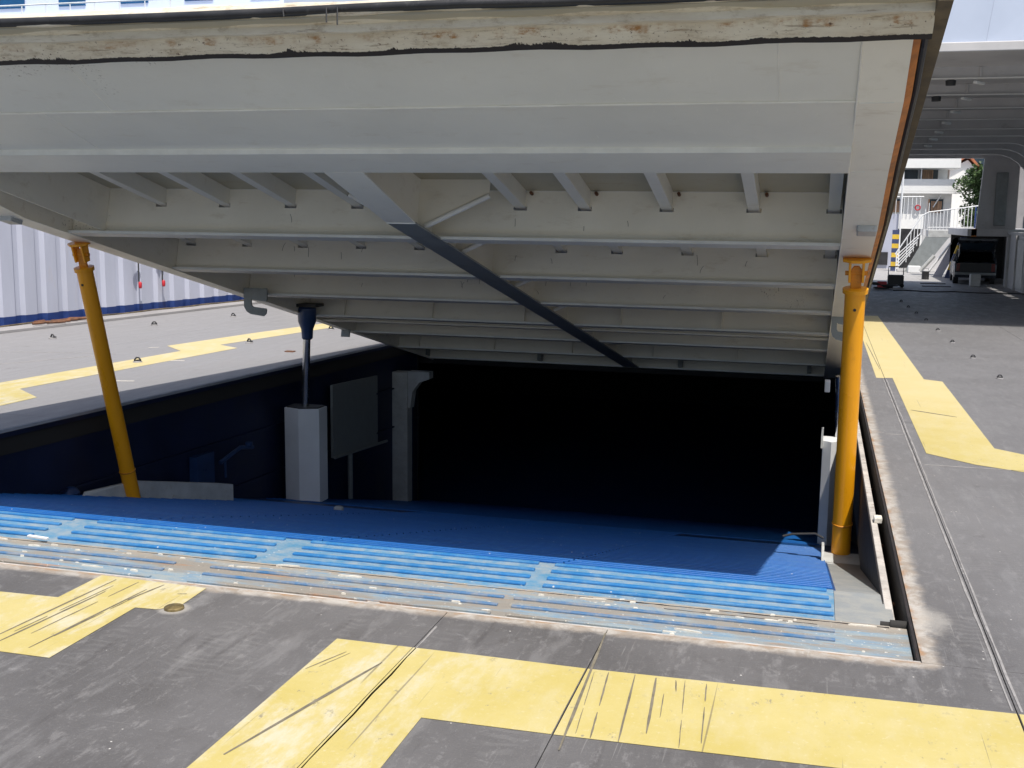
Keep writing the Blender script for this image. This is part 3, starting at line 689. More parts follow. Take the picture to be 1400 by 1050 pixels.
# right edge: rust strip, seal and gasket channel stepping up to the plate edge
pr2 = [(a, b + .05) for a, b in pts]
m = MB(); m.strip([(OR_ + .002, a, b + .03) for a, b in pts], [(OR_ + .05, a, b + .05) for a, b in pts], (0, 0, .02)); m.build('rusted_side_strip', 'orange', hatch)['label'] = 'bright orange rusted strip along the side'
m = MB(); m.tube([(OR_ + .075, a, min(-.05, b + .09)) for a, b in pts], .022, 8); m.build('side_seal', 'rubber', hatch, smooth=True)
m = MB(); m.strip([(OR_ + .02, a, min(-.03, b + .12)) for a, b in pts], [(OR_ + .02, a, TP - .016) for a, b in pts], (.012, 0, 0)); m.build('side_skin', 'rust', hatch)
m = MB(); m.box(OR_ + .095, HXR + .004, tip[0] - .02, -.03, -.07, -.0155); m.build('gasket_channel', 'khaki', hatch, bevel=.004)
m = MB(); ya = tip[0] - .02; m.prism([(hxl(ya) - .02, ya), (hxl(ya) + .1, ya), (hxl(-.03) + .1, -.03), (hxl(-.03) - .02, -.03)], -.07, TP - .0155); m.build('gasket_channel', 'khaki', hatch)
m = MB(); m.prism([(a, b + .04) for a, b in prof_] + [(-.03, TP - .0149), (p1[0] + .02, TP - .0149)], OL - .02, OL - .008, 'x') if False else None
# latch boxes on the side flanges
for cx, Y, in ((.395, 10.74), (-8.83, 10.8)):
    a, b = dl(Y, .5 - .01)
    m = MB(); m.box(cx - .085, cx + .085, a - .03, a + .17, b - .07, b - .006); m.build('latch_box', 'white_dirty', hatch, bevel=.01)
    m = MB(); m.box(cx - .06, cx + .075, a + .19, a + .38, b - .02, b - .006); m.build('latch_pocket', 'rust', hatch)
# hook plates hanging below the side flanges
def hook(cx, Y, sg):
    a, b = dl(Y, .5)
    P = [(-.19, .06), (.19, .06), (.19, -.10), (.175, -.135), (-.04, -.135 + .02), (-.07, -.1), (-.07, -.19), (-.04, -.22), (.17, -.24), (.18, -.26), (.17, -.32), (.13, -.355), (-.08, -.33), (-.15, -.29), (-.19, -.22)]
    if sg: P = [(x * .6, z * .98) for x, z in P]
    m = MB(); vs = [(cx + x, Y, z) for x, z in P]
    # hangs vertical in the world: express in hatch space
    W = [loc_(Y, (HY - Y) * .25 - .5 + z) for x, z in P]
    W2 = [loc_(Y + .03, (HY - Y) * .25 - .5 + z) for x, z in P]
    n = len(P)
    m.add([(cx + P[i][0], *W[i]) for i in range(n)] + [(cx + P[i][0], *W2[i]) for i in range(n)], [tuple(range(n)), tuple(range(n, 2 * n))[::-1]] + [(i, (i + 1) % n, n + (i + 1) % n, n + i) for i in range(n)])
    m.build('hook_plate', 'grey', hatch)
hook(-8.12, 15.2, 0); hook(.3, 15.55, 1)
a, b = dl(18.7, .5); MB().box(-8.28, -8.12, a, a + .04, b - .14, b - .01).build('small_tab', 'grey', hatch)
# extra left corner gusset seen above the left prop
a, b = dl(10.4, .45); MB().box(SL + .3, SL + .312, pE2[0] + .1, dl(11.56, .5)[0] + .05, -.45, TP - .0149).build('corner_gusset', 'cream', hatch)
# hinge lugs at the far end
for x in (-8, -5.5, -2.6, -.1):
    MB().box(x - .04, x + .04, -.35, .06, -.45, -.02).build('hinge_lug', 'grey', hatch)

# ================================================================== PROPS
def prop(name, label, bx, by, bz, tx, ty, tz, r):
    t = thing(name, label, 'prop', (bx, by, bz), group='yellow hydraulic props holding the hatch')
    d = Vector((tx - bx, ty - by, tz - bz)); L = d.length
    q = Vector((0, 0, 1)).rotation_difference(d); t.rotation_mode = 'QUATERNION'; t.rotation_quaternion = q
    MB().lathe([(r * 1.02, 0), (r, .02), (r, L - .36)], n=28).build('prop_tube', 'prop', t, smooth=True)
    MB().lathe([(r + .001, .40), (r + .009, .405), (r + .009, .42), (r + .001, .425)], n=28).build('weld_ring', 'prop_dark', t, smooth=True)
    MB().lathe([(r + .0, L - .37), (r + .022, L - .365), (r + .024, L - .32), (r + .004, L - .315)], n=28).build('collar', 'prop', t, smooth=True)
    m = MB()
    m.prism([(-.055, L - .33), (.055, L - .33), (.05, L - .12), (.025, L - .085), (-.025, L - .085), (-.05, L - .12)], -.016, .016, 'x' if False else 'y'); 
    m.build('tongue', 'prop_dark', t, bevel=.004)
    m = MB()
    for s_ in (-1, 1): m.prism([(-.05, L - .25), (.05, L - .25), (.07, L - .03), (-.07, L - .03)], s_ * .065 - .012, s_ * .065 + .012, 'x')
    m.build('clevis_lugs', 'prop', t, bevel=.004)
    MB().tube([(-.11, 0, L - .16), (.11, 0, L - .16)], .024, 12).build('clevis_pin', 'prop_dark', t, smooth=True)
    MB().prism([(r * 1.45 * cos(k * pi / 4 + .39), r * 1.25 * sin(k * pi / 4 + .39)) for k in range(8)], L - .035, L - .008).build('head_plate', 'prop', t, bevel=.005)
    MB().tube([(-.0, -r - .006, L - .52), (0, -r + .01, L - .52)], .016, 8).build('drain_hole', 'dark', t)
    MB().lathe([(r * 1.0, -.03), (r * 1.25, -.03), (r * 1.25, .03), (r, .05)], n=20).build('foot_collar', 'prop_dark', t, smooth=True)
    return t
prop('support_prop', 'bright yellow hydraulic prop standing by the right hand coaming channel', .38, 12.6, -1.13, .36, 11.93, 2.19, .103)
prop('support_prop', 'leaning yellow hydraulic prop at the left side of the opening', -8.74, 12.85, -1.24, -8.77, 11.97, 2.19, .098)
# white foot bracket round the right prop
fb = thing('prop_foot_bracket', 'scuffed white steel foot bracket at the base of the right yellow prop', 'bracket', (.3, 12.4, rz(12.4)))
MB().box(-.13, .32, -.5, .2, .0, .05).build('base_plate', 'white_dirty', fb, bevel=.01)
MB().prism([(-.4, .05), (-.4, .08), (-.15, .16), (-.1, .19), (.1, .18), (.1, .05)], -.13, -.1, 'x').build('upright_cheek', 'white_dirty', fb, bevel=.006)
MB().tube([(-.11, .1, .22), (-.2, .12, .26), (-.45, .1, .24), (-.55, .05, .22)], .014, 8).build('pull_rod', 'dark', fb, smooth=True)
MB().tube([(-.1, -.45, .1), (-.02, -.5, .11), (.1, -.48, .08)], .014, 8).build('lever', 'white_dirty', fb, smooth=True)
# kerb guard under the left prop
m = MB(); m.add([(-8.98, 12.1, rz(12.1)), (-8.72, 12.9, rz(12.9)), (-8.2, 14.55, rz(14.55)), (-8.98, 12.15, rz(12.15) + .06), (-8.72, 12.9, rz(12.9) + .24), (-8.2, 14.55, rz(14.55) + .26),
                 (-9.1, 12.3, rz(12.3)), (-8.9, 13.1, rz(13.1)), (-8.5, 14.6, rz(14.6)), (-9.1, 12.3, rz(12.3) + .06), (-8.9, 13.1, rz(13.1) + .24), (-8.5, 14.6, rz(14.6) + .26)],
                [(0, 1, 4, 3), (1, 2, 5, 4), (6, 9, 10, 7), (7, 10, 11, 8), (3, 4, 10, 9), (4, 5, 11, 10), (0, 3, 9, 6), (2, 8, 11, 5)])
tag(m.build('kerb_guard', 'white_dirty', None), 'low dirty white kerb plate in front of the foot of the left yellow prop', 'kerb guard')
m = MB(); m.lathe([(.11, 0), (.12, .04), (.09, .09), (.03, .12)], (-9.15, 12.1, rz(12.1)), 12)
tag(m.build('mooring_knob', 'ram_blue', None, smooth=True), 'small blue knob beside the left end of the white kerb plate', 'knob')
tag(MB().lathe([(.07, 0), (.07, .05), (.04, .07)], (-6.45, 14.4, rz(14.4)), 10).build('debris_lump', 'white_dirty', None, smooth=True), 'small pale lump lying on the shaded ramp right of the white ram casing', 'debris')

# ================================================================== HYDRAULIC RAMS
def ram(name, label, x0, x1, head, vis):
    t = thing(name, label, 'hydraulic ram', ((x0 + x1) / 2, 17.0, rz(17.0)), group='hydraulic rams under the hatch')
    w2 = (x1 - x0) / 2; top = -.65 - rz(17.0)
    MB().prism([(-w2, -.05), (-.0, -.16), (w2, -.02), (w2, .3), (-w2, .3)], 0, top).build('ram_casing', 'white', t, bevel=.006)
    if head:
        MB().prism([(-w2 + .03, -.02), (0, -.12), (w2 - .03, 0), (w2 - .03, .28), (-w2 + .03, .28)], top + .002, top + .02).build('casing_top', 'dark', t)
        zt = .72 - rz(17.0)
        MB().tube([(.0, .1, top), (.07, .08, zt)], .062, 18).build('ram_rod', 'steel', t, smooth=True)
        MB().lathe([(.07, zt - .22), (.09, zt - .2), (.1, zt - .05), (.15, zt + .08), (.155, zt + .3), (.12, zt + .33)], (.07, .08, 0), 18).build('ram_head', 'ram_blue', t, smooth=True)
        MB().box(-.17, .3, -.08, .25, zt + .33, zt + .38).build('head_plate', 'dark', t)
    return t
ram('hydraulic_ram', 'chrome hydraulic ram with blue head rising from a white casing at left', -8.56, -7.94, True, True)
rr = ram('hydraulic_ram', 'sunlit white ram casing half hidden behind the right yellow prop', .17, .42, False, True)
MB().box(-.15, -.12, -.14, -.05, 1.5, 1.8).build('casing_tab', 'white_dirty', rr)
MB().tube([(.1, .3, 1.5), (.06, .1, 2.55)], .05, 12).build('ram_rod', 'steel', rr, smooth=True)
tag(MB().box(.16, .24, 17.4, 17.6, .0, .17).build('small_bracket', 'white', None, bevel=.01), 'tiny bright white fitting left of the right yellow prop in the dark', 'fitting')

# white pillar with bracket at the back left, and panel
pil = thing('white_pillar', 'white square pillar with curved bracket beneath the hatch hinge', 'pillar', (-8.2, 21.6, rz(21.6)))
zt = -.62 - rz(21.6)
MB().box(-.2, .15, -.15, .15, 0, zt).build('pillar_post', 'white_dirty', pil, bevel=.02)
MB().prism([(.15, zt + .02), (.62, zt + .02), (.62, zt - .12), (.4, zt - .2), (.25, zt - .4), (.2, zt - .75), (.15, zt - .75)], -.12, .12, 'y').build('pillar_bracket', 'white_dirty', pil, bevel=.01)
MB().lathe([(.03, -.1), (.04, .4)], (-.5, 0, 1.0), 8).build('pillar_pipe', 'rust', pil)
wp = thing('wall_panel', 'pale sheet metal panel on the shaded wall between casing and pillar', 'panel', (-8.42, 19.6, -2.5))
m = MB(); m.add([(0, -1, .65), (.02, 1.1, .52), (.02, 1.1, 1.9), (0, -1, 2.0), (-.05, -1, .65), (-.03, 1.1, .52), (-.03, 1.1, 1.9), (-.05, -1, 2.0)],
                [(0, 1, 2, 3), (4, 7, 6, 5), (0, 4, 5, 1), (3, 2, 6, 7), (0, 3, 7, 4), (1, 5, 6, 2)]); m.build('panel_sheet', 'grey', wp)
MB().tube([(-.02, -.2, -.3), (-.02, -.2, .6)], .05, 8).build('panel_leg', 'grey', wp)
MB().tube([(.03, -1.0, .66), (.05, 1.5, .5)], .03, 8).build('panel_rail', 'grey', wp)

# ================================================================== DECK FITTINGS
def lashing():
    t = thing('lashing_point', 'x', 'lashing point', (0, 0, 0), group='lashing points welded on the deck')
    MB().lathe([(.085, 0), (.08, .018), (.03, .02)], n=14).build('lashing_base', 'concrete', t, smooth=True)
    MB().tube([(-.06, 0, .0), (-.05, 0, .05), (-.02, 0, .085), (.02, 0, .085), (.05, 0, .05), (.06, 0, .0)], .016, 8).build('lashing_ring', 'dark', t, smooth=True)
    MB().tube([(-.05, .02, .012), (-.03, .06, .03), (.03, .06, .03), (.05, .02, .012)], .014, 6).build('lashing_clip', 'dark', t, smooth=True)
    return t
LP = [(-14.99, 19.49, 'lashing point nearest the left bulwark, left of the leaning prop'), (-14.67, 22.64, 'lashing point on the left deck just right of the leaning prop'),
      (-11.27, 16.85, 'lashing point set in the left yellow line right of the leaning prop'), (-10.95, 20.21, 'lashing point just below the left yellow line before the chrome ram'),
      (-14.16, 25.34, 'lashing point on the left deck below the hanging hook plate'), (-10.54, 23.23, 'lashing point on the left deck right of the chrome ram'),
      (2.97, 19.93, 'nearest lashing point on the right hand deck'), (2.9, 22.81, 'second nearest lashing point on the right hand deck'), (2.82, 25.61, 'third lashing point from the camera on the right hand deck'),
      (2.78, 28.35, 'fourth lashing point from the camera on the right hand deck'), (2.75, 31.13, 'lashing point right at the tunnel shadow edge'),
      (2.68, 33.4, 'first lashing point inside the tunnel shadow'), (2.63, 35.75, 'second lashing point inside the tunnel shadow'), (2.59, 38.3, 'third lashing point inside the tunnel shadow')]
l0 = lashing()
for i, (x, yv, lab) in enumerate(LP):
    o = l0 if i == 0 else copy_tree(l0)
    o.location = (x, yv, 0.003); o.rotation_euler = (0, 0, random.uniform(-.6, .6)); o['label'] = lab; s_ = .95 if x < -9 else .72; o.scale = (s_, s_, s_)
cap = thing('deck_cap', 'round brass deck cap beside the left yellow marking', 'deck cap', (-3.95, 6.21, 0)); cap.scale = (.74, .74, 1)
MB().lathe([(.088, .001), (.086, .014), (.078, .018)], n=28).build('cap_rim', 'brass', cap, smooth=True)
MB().lathe([(.072, .0185), (.05, .022), (.0, .023)], n=28).build('cap_lid', 'brass', cap, smooth=True)
tag(MB().box(-9.62, -9.45, 19.1, 19.22, .003, .02).build('rust_plate', 'rust', None), 'thin rusty scrap on the left deck beside the opening edge', 'scrap')
m = MB()
for x, yv, L in ((-10.9, 17.2, .5), (-12.26, 18.82, .14), (-10.3, 14.8, .5)):
    m.prism([(x - L / 2, yv - .05), (x + L / 2, yv + .1), (x + L / 2, yv + .14), (x - L / 3, yv + .02)], .001, .0035)
m.build('bare_scrape', 'chalk', deck)['kind'] = 'stuff'

# ================================================================== LEFT BULWARK
bw = thing('bulwark_wall', 'tall pale corrugated bulwark with blue foot along the left deck edge', 'bulwark')
def blx(yv): return -17.24 + (yv - 20.68) * .1125
H_ = 3.6
yv = 8.0; idx = 0
while yv < 44:
    w_ = .64
    m = MB(); y0, y1, y2, y3 = yv, yv + .34, yv + .40, yv + .58
    P = [(blx(y0), y0), (blx(y1), y1), (blx(y2) - .09, y2), (blx(y3) - .09, y3), (blx(yv + w_), yv + w_)]
    A = [(x, q_, .25) for x, q_ in P]; B = [(x, q_, H_) for x, q_ in P]
    m.strip(A, B, (-.02, 0, 0)); m.build('corrugated_panel', 'bulwark', bw)
    m = MB(); m.strip([(x + .002, q_, 0.0) for x, q_ in P], [(x + .002, q_, .25) for x, q_ in P], (-.02, 0, 0)); m.build('blue_foot', 'blue_band', bw)
    yv += w_; idx += 1
m = MB(); m.strip([(blx(8) - .2, 8, H_), (blx(44) - .2, 44, H_)], [(blx(8) + .08, 8, H_), (blx(44) + .08, 44, H_)], (0, 0, .08)); m.build('top_rail', 'bulwark', bw)
m = MB(); m.strip([(blx(8), 8, .005), (blx(44), 44, .005)], [(blx(8) + .85, 8, .005), (blx(44) + .6, 44, .005)], (0, 0, .05)); m.build('waterway_bar', 'concrete', bw)
m = MB(); m.tube([(blx(q_) + .12, q_, .075 + .01 * sin(q_ * 3)) for q_ in [15 + i * .5 for i in range(46)]], .02, 6)
tag(m.build('yellow_hose', 'khaki', None, smooth=True), 'thin yellowish hose along the foot of the left bulwark', 'hose')
for i, q_ in enumerate((25.05, 25.95)):
    t = thing('vent_pipe', ['left hand bent white pipe with red tip on the bulwark', 'right hand bent white pipe with red tip on the bulwark'][i], 'pipe', (blx(q_) + .12, q_, 0), group='bent pipes on the bulwark')
    MB().tube([(0, 0, .8), (0, 0, 1.55)], .018, 8).build('pipe_stem', 'dark', t, smooth=True)
    MB().tube([(0, 0, 1.5), (0, -.04, 1.6), (0, -.14, 1.62), (0, -.2, 1.5)], .045, 10).build('pipe_bend', 'white', t, smooth=True)
    MB().lathe([(.03, .66), (.045, .69), (.045, .8), (.02, .83)], (.03, 0, 0), 10).build('red_tip', 'red', t, smooth=True)
m = MB()
for i in range(8): m.tube([(blx(21.5) + .5 + random.uniform(-.15, .15), 21 + i * .22, .07 + random.uniform(0, .06)), (blx(21.5) + .6 + random.uniform(-.2, .2), 21.3 + i * .22, .08 + random.uniform(0, .06))], .035, 6)
tag(m.build('chain_pile', 'rust', None), 'rusty chain lying beside the foot of the left bulwark', 'chain')

# ================================================================== DECKHOUSE WITH DRIVE-THROUGH
dh = thing('deckhouse', 'white ferry deckhouse with a car tunnel through it at right', 'deckhouse')
def roof(yv): return 6.53 - .05 * (yv - 28)
def roofpart(x0, x1, y0, y1): MB().prism([(y0, roof(y0)), (y1, roof(y1)), (y1, roof(y1) + .05), (y0, roof(y0) + .05)], x0, x1, 'x').build('tunnel_roof', 'tunnel', dh)
roofpart(-14, 7.95, 28, 50); roofpart(8.2, 10.5, 28, 50); roofpart(7.95, 8.2, 28, 39.5); roofpart(7.95, 8.2, 46.6, 50)  # slot added between the roof pieces to let a sun strip onto the deck
m = MB(); m.box(-14, 10.5, 27.86, 27.94, roof(28) - .16, roof(28) + .05); m.build('front_edge_beam', 'tunnel', dh, bevel=.02)
# facade above the tunnel, in two planes
m = MB(); m.strip([(-14, 27.95, roof(28) + .06), (3.35, 27.95, roof(28) + .06)], [(-14, 28.6, 12.5), (4.1, 28.6, 12.5)], (0, .2, 0)); m.build('facade_panel', 'facade', dh)
m = MB(); m.strip([(3.353, 27.95, roof(28) + .06), (10.5, 28.6, roof(28) + .06)], [(4.103, 28.6, 12.5), (10.5, 29.3, 12.5)], (0, .2, 0)); m.build('facade_panel', 'facade', dh)
m = MB(); m.box(-14, 3.5, 28.13, 28.16, 7.72, 7.75); m.build('facade_weld', 'bead', dh)
# deck beams with knees
BYS = [30.7, 33.3, 35.8, 38.2, 40.5, 42.4, 44.5, 46.4, 48.2]
for yv in BYS:
    z = roof(yv)
    K = [(-14, z - .001), (-14, z - .27), (6.35, z - .27)]
    for j in range(1, 9):
        t = j / 8 * pi / 2; K.append((6.35 + 1.6 * sin(t), z - .27 - 2.0 * (1 - cos(t))))
    K += [(7.95, 2.4), (8.25, 2.4), (8.25, z - .001)]
    m = MB(); m.prism(K, yv, yv + .025, 'y'); m.build('deck_beam', 'tunnel', dh)
    F = [(-14, z - .275), (6.35, z - .275)] + [(6.35 + 1.6 * sin(j / 8 * pi / 2), z - .275 - 2.0 * (1 - cos(j / 8 * pi / 2))) for j in range(1, 9)] + [(7.95, 2.4)]
    m = MB(); m.strip([(x, yv - .07, zz) for x, zz in F], [(x, yv + .1, zz) for x, zz in F], (0, 0, -.02)); m.build('beam_flange', 'house', dh)  # white here paints a skylight highlight onto the grey beam's flange
    for xx in (-3.0, .5, 3.6): 
        if xx > 3 or True: MB().tube([(xx, yv - .03, z - .26), (xx, yv - .03, z - .02)], .03, 6).build('beam_stiffener', 'tunnel', dh)
# tunnel lights under the beams
m0 = MB().box(-.05, .05, -.22, .22, -.07, 0).build('lamp', 'house', None, bevel=.02)
md = m0.data; bpy.data.objects.remove(m0)
lg0 = None
for i, yv in enumerate(BYS[:7]):
    o = bpy.data.objects.new('ceiling_lamp', md); C.objects.link(o)
    o.location = (3.62, yv + .3, roof(yv) - .33); o.rotation_euler = (0, 0, -.6)
    tag(o, ['ceiling lamp nearest the tunnel mouth', 'second ceiling lamp from the tunnel mouth', 'third ceiling lamp from the tunnel mouth', 'fourth ceiling lamp from the tunnel mouth', 'fifth ceiling lamp from the tunnel mouth', 'sixth ceiling lamp from the tunnel mouth', 'innermost unlit lamp on the tunnel ceiling'][i], 'lamp', 'lamps under the tunnel beams')
for i, yv in enumerate(BYS[:2]):
    o = MB().lathe([(.12, -.12), (.13, 0), (.05, .03)], n=12).build('roof_fan', 'dark', None, smooth=True, loc=(2.95 + i * -.1, yv + .3, roof(yv) - .3))
    tag(o, ['dark round speaker under the first tunnel beam', 'dark round speaker under the second tunnel beam'][i], 'speaker', 'round speakers under the tunnel roof')
# right wall: lower trunk and upper open side
m = MB(); m.box(7.3, 7.36, 38, 50, 0, 2.1); m.build('side_wall', 'tunnel', dh)
for i, yv in enumerate((38.5, 40.4, 42.6, 44.8, 47, 49)):
    MB().box(7.2, 7.3, yv - .06, yv + .06, 0.0, 2.1).build('wall_frame', 'tunnel', dh)
MB().box(7.22, 7.297, 45.2, 46.6, .1, 1.95).build('side_door', 'white_dirty', dh, bevel=.02)
MB().box(7.27, 7.42, 38, 50, 2.1, 2.22).build('side_shelf', 'tunnel', dh, bevel=.02)
# upper side wall with window openings
for a, b in ((28, 31), (32.6, 34.4), (36.2, 37.8), (39.8, 41.6), (43.4, 45.2), (47.0, 50)):
    MB().box(8.25, 8.35, a, b, 0 if b < 38 else 2.3, roof(b) - .002).build('side_wall', 'tunnel', dh)
for a, b in ((31, 32.6), (34.4, 36.2), (37.8, 39.8), (41.6, 43.4), (45.2, 47)):
    MB().box(8.25, 8.35, a, b, 4.6, roof(b) - .002).build('side_wall', 'tunnel', dh)
    MB().box(8.25, 8.35, a, b, 0 if b < 38 else 2.3, 2.55).build('side_wall', 'tunnel', dh)
# end wall panel at the far right of the tunnel mouth
MB().prism([(6.1, 2.3), (7.62, 2.3), (7.62, roof(50) - .25), (6.27, roof(50) - .25)], 50.05, 50.2, 'y').build('end_wall', 'tunnel', dh)
MB().box(6.75, 7.2, 49.9, 50.04, 2.45, 4.6).build('wall_locker', 'grey', dh, bevel=.03)
MB().box(-14, 10.5, 50.05, 50.25, roof(50) - .26, roof(50)).build('end_beam', 'tunnel', dh)
# far left wall of the tunnel (screened by the hatch)
MB().box(-14.1, -14, 28, 50, 0, roof(50)).build('side_wall', 'tunnel', dh)
for a, b in ((-14, -9.5),): MB().box(a, b, 49.9, 50.0, 0, roof(50) - .45).build('end_wall', 'tunnel', dh)
# mezzanine over the parked car, dark bulkhead behind
MB().box(5.75, 9.4, 49.6, 57, 2.02, 2.32).build('mezzanine_slab', 'tunnel', dh, bevel=.02)
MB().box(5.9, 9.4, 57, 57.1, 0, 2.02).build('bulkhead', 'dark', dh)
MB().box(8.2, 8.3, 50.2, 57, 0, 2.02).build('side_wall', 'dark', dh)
MB().box(5.9, 6.1, 49.6, 49.75, 2.0, 2.32).build('slab_edge_mark', 'orange', dh)

# ================================================================== STAIR PLATFORM beyond
pf = thing('raised_platform', 'white railed walkway platform beyond the tunnel', 'platform', (0, 58, 0))
MB().box(4.95, 7.6, 0, 1.2, 1.85, 2.2).build('platform_slab', 'white_dirty', pf, bevel=.02)
MB().box(7.2, 9, 1.2, 1.4, 0, 2.2).build('platform_wall', 'tunnel', pf)
m = MB()
def rail(m, a, b, n=12, h=1.05, r=.022):
    a = Vector(a); b = Vector(b); up = Vector((0, 0, h))
    m.tube([a + up, b + up], r * 1.3, 6); m.tube([a + up * .12, b + up * .12], r, 6)
for i in range(17):
    x = 5.0 + i * .155; MB().tube([(x, .05, 2.2), (x, .05, 3.05 + i * .022)], .018, 6).build('baluster', 'white', pf)
MB().tube([(4.95, .05, 3.05), (7.5, .05, 3.42)], .03, 6).build('handrail', 'white', pf)
MB().tube([(4.95, .05, 2.32), (7.5, .05, 2.36)], .02, 6).build('mid_rail', 'white', pf)
MB().box(7.0, 7.06, 0, .06, 2.2, 3.3).build('rail_post', 'blue_band', pf); MB().box(7.22, 7.28, 0, .06, 2.2, 3.35).build('rail_post', 'blue_band', pf)

st = thing('stair_flight', 'steep grey sided stair climbing to the railed platform', 'stair', (0, 62, 0))
MB().prism([(4.25, 0), (5.05, 0), (6.35, 1.85), (6.35, 2.15), (5.35, 2.15)], 0, .08, 'y').build('stair_side', 'grey', st)
for i in range(9): MB().box(4.45 + i * .14, 4.75 + i * .14, .1, 1.1, .18 + i * .2, .21 + i * .2).build('tread', 'grey', st)
m = MB()
MB().tube([(3.75, 0, .9), (4.95, 0, 2.9), (5.3, 0, 3.1)], .035, 6).build('handrail', 'white', st)
for k in range(5): MB().tube([(3.85, -.02, .15 + k * .18), (4.55 + k * .1, -.02, 1.05 + k * .24)], .028, 6).build('stair_rail', 'white', st)
MB().tube([(3.82, -.02, 0), (3.82, -.02, 1.0)], .035, 6).build('rail_post', 'white', st)
for k in range(7): MB().tube([(4.3 + k * .16, 0, .5 + k * .28), (4.3 + k * .16, 0, 1.75 + k * .3)], .02, 6).build('baluster', 'white', st)
MB().box(4.4, 4.9, -.06, .1, 2.0, 3.1).build('landing_panel', 'bulwark', st) if False else None
gp = thing('gangway_flap', 'folded white gangway leaning below the platform beside the striped strut', 'gangway', (0, 57, 0))
MB().prism([(5.2, .0), (5.6, .0), (6.45, 1.85), (6.05, 1.85)], .0, .08, 'y').build('gangway_panel', 'bulwark', gp)
MB().tube([(4.9, -.05, .1), (5.9, -.05, 1.6)], .05, 8).build('gangway_rail', 'white', gp); MB().tube([(4.6, -.1, .25), (5.2, -.1, 1.0)], .09, 8).build('gangway_roller', 'white_dirty', gp, smooth=True)
def column(name, label, x0, y0, x1, h, w_, nst):
    t = thing(name, label, 'column', (x0, y0, 0))
    for k in range(nst):
        a = k / nst; b = (k + 1) / nst; xa = (x1 - x0) * a; xb = (x1 - x0) * b
        m = MB(); m.add([(xa - w_, -.1, h * a), (xa + w_, -.1, h * a), (xb + w_, -.1, h * b), (xb - w_, -.1, h * b), (xa - w_, .1, h * a), (xa + w_, .1, h * a), (xb + w_, .1, h * b), (xb - w_, .1, h * b)],
                        [(0, 1, 2, 3), (4, 7, 6, 5), (0, 4, 5, 1), (3, 2, 6, 7), (0, 3, 7, 4), (1, 5, 6, 2)])
        m.build('stripe_band', 'stripe_yellow' if k % 2 else 'stripe_blue', t)
column('striped_column', 'upright blue and yellow striped column left of the stair', 3.78, 63, 3.78, 2.15, .17, 9)
column('striped_strut', 'leaning yellow and blue striped strut between gangway and car', 5.75, 56, 6.35, 1.9, .14, 5)
# wall behind the stair with a dark doorway
wl = thing('quarter_wall', 'pale wall with dark doorway behind the stair', 'wall', (0, 66, 0))
MB().box(-2, 4.05, 0, .2, 0, 3.0).build('wall_panel', 'bulwark', wl)
MB().box(5.35, 9, 0, .2, 0, 2.2).build('wall_panel', 'tunnel', wl)
MB().box(4.05, 5.35, 1.5, 1.6, 0, 2.2).build('doorway_recess', 'dark', wl)
MB().box(4.05, 5.35, 0, .2, 2.2, 3.0).build('door_lintel', 'house', wl)
MB().box(3.0, 3.6, -.1, -.001, .2, .9).build('vent_grille', 'dark', wl)
MB().tube([(2, -.1, 3.9), (5.3, -.1, 3.95)], .03, 6).build('handrail', 'white', wl)
for i in range(14): MB().tube([(2.4 + i * .21, -.1, 3.0), (2.4 + i * .21, -.1, 3.9)], .018, 6).build('baluster', 'white', wl)
MB().box(4.35, 4.75, -.12, -.02, 2.6, 3.5).build('life_ring_board', 'red', wl) if False else None
tag(MB().tube([(4.15, 65.8, 0), (4.15, 65.8, 7.0)], .05, 8).build('mast_pole', 'white', None), 'thin white pole standing in front of the house windows', 'pole')
tag(MB().box(4.35, 4.95, 60.9, 61.4, .0, .35).build('white_crate', 'white', None, bevel=.03), 'small white box at the foot of the stair by the striped column', 'box')
lb = thing('lifebuoy', 'small red and white lifebuoy hung behind the platform railing', 'lifebuoy', (5.0, 65.85, 3.35))
MB().tube([(.13 * cos(t * pi / 6), 0, .13 * sin(t * pi / 6)) for t in range(13)], .035, 8).build('ring', 'red', lb, smooth=True)

# ================================================================== CAR with raised tailgate
car = thing('estate_car', 'dark estate car with its tailgate open parked under the mezzanine', 'car', (6.28, 50.6, 0), (0, 0, -.06))
W = .82
def section(y0, pts, y1, pts2, name, mat):
    n = len(pts); m = MB(); m.add([(x, y0, z) for x, z in pts] + [(x, y1, z) for x, z in pts2], [tuple(range(n)), tuple(range(n, 2 * n))[::-1]] + [(i, (i + 1) % n, n + (i + 1) % n, n + i) for i in range(n)]); return m.build(name, mat, car, bevel=.03, smooth=True)
side = [(.05, .28), (.0, .45), (.03, .86), (.12, .93), (2.95, .92), (3.6, .86), (4.1, .74), (4.25, .55), (4.2, .28)]
m = MB(); m.prism(side, -W, W, 'x'); m.build('body', 'car', car, bevel=.05, smooth=True)
cab = [(.02, .93), (.22, 1.38), (.5, 1.44), (1.9, 1.42), (2.95, .93)]
for s_ in (-1, 1):
    m = MB(); m.add([(s_ * (W - .04), y, z) for y, z in ((.02, .93), (2.95, .93))] + [(s_ * (W - .17), y, z) for y, z in ((1.95, 1.40), (.28, 1.40))] + [(s_ * (W - .09), y, z) for y, z in ((.02, .93), (2.95, .93))] + [(s_ * (W - .22), y, z) for y, z in ((1.95, 1.40), (.28, 1.40))],
                    [(0, 1, 2, 3), (4, 7, 6, 5), (0, 4, 5, 1), (1, 5, 6, 2), (2, 6, 7, 3), (0, 3, 7, 4)]); m.build('side_window', 'glass', car)
    for (yb_, yt_) in ((.02, .28), (1.0, 1.02), (1.95, 1.6)):
        MB().tube([(s_ * (W - .03), yb_, .93), (s_ * (W - .165), yt_, 1.41)], .035, 6).build('window_pillar', 'car', car)
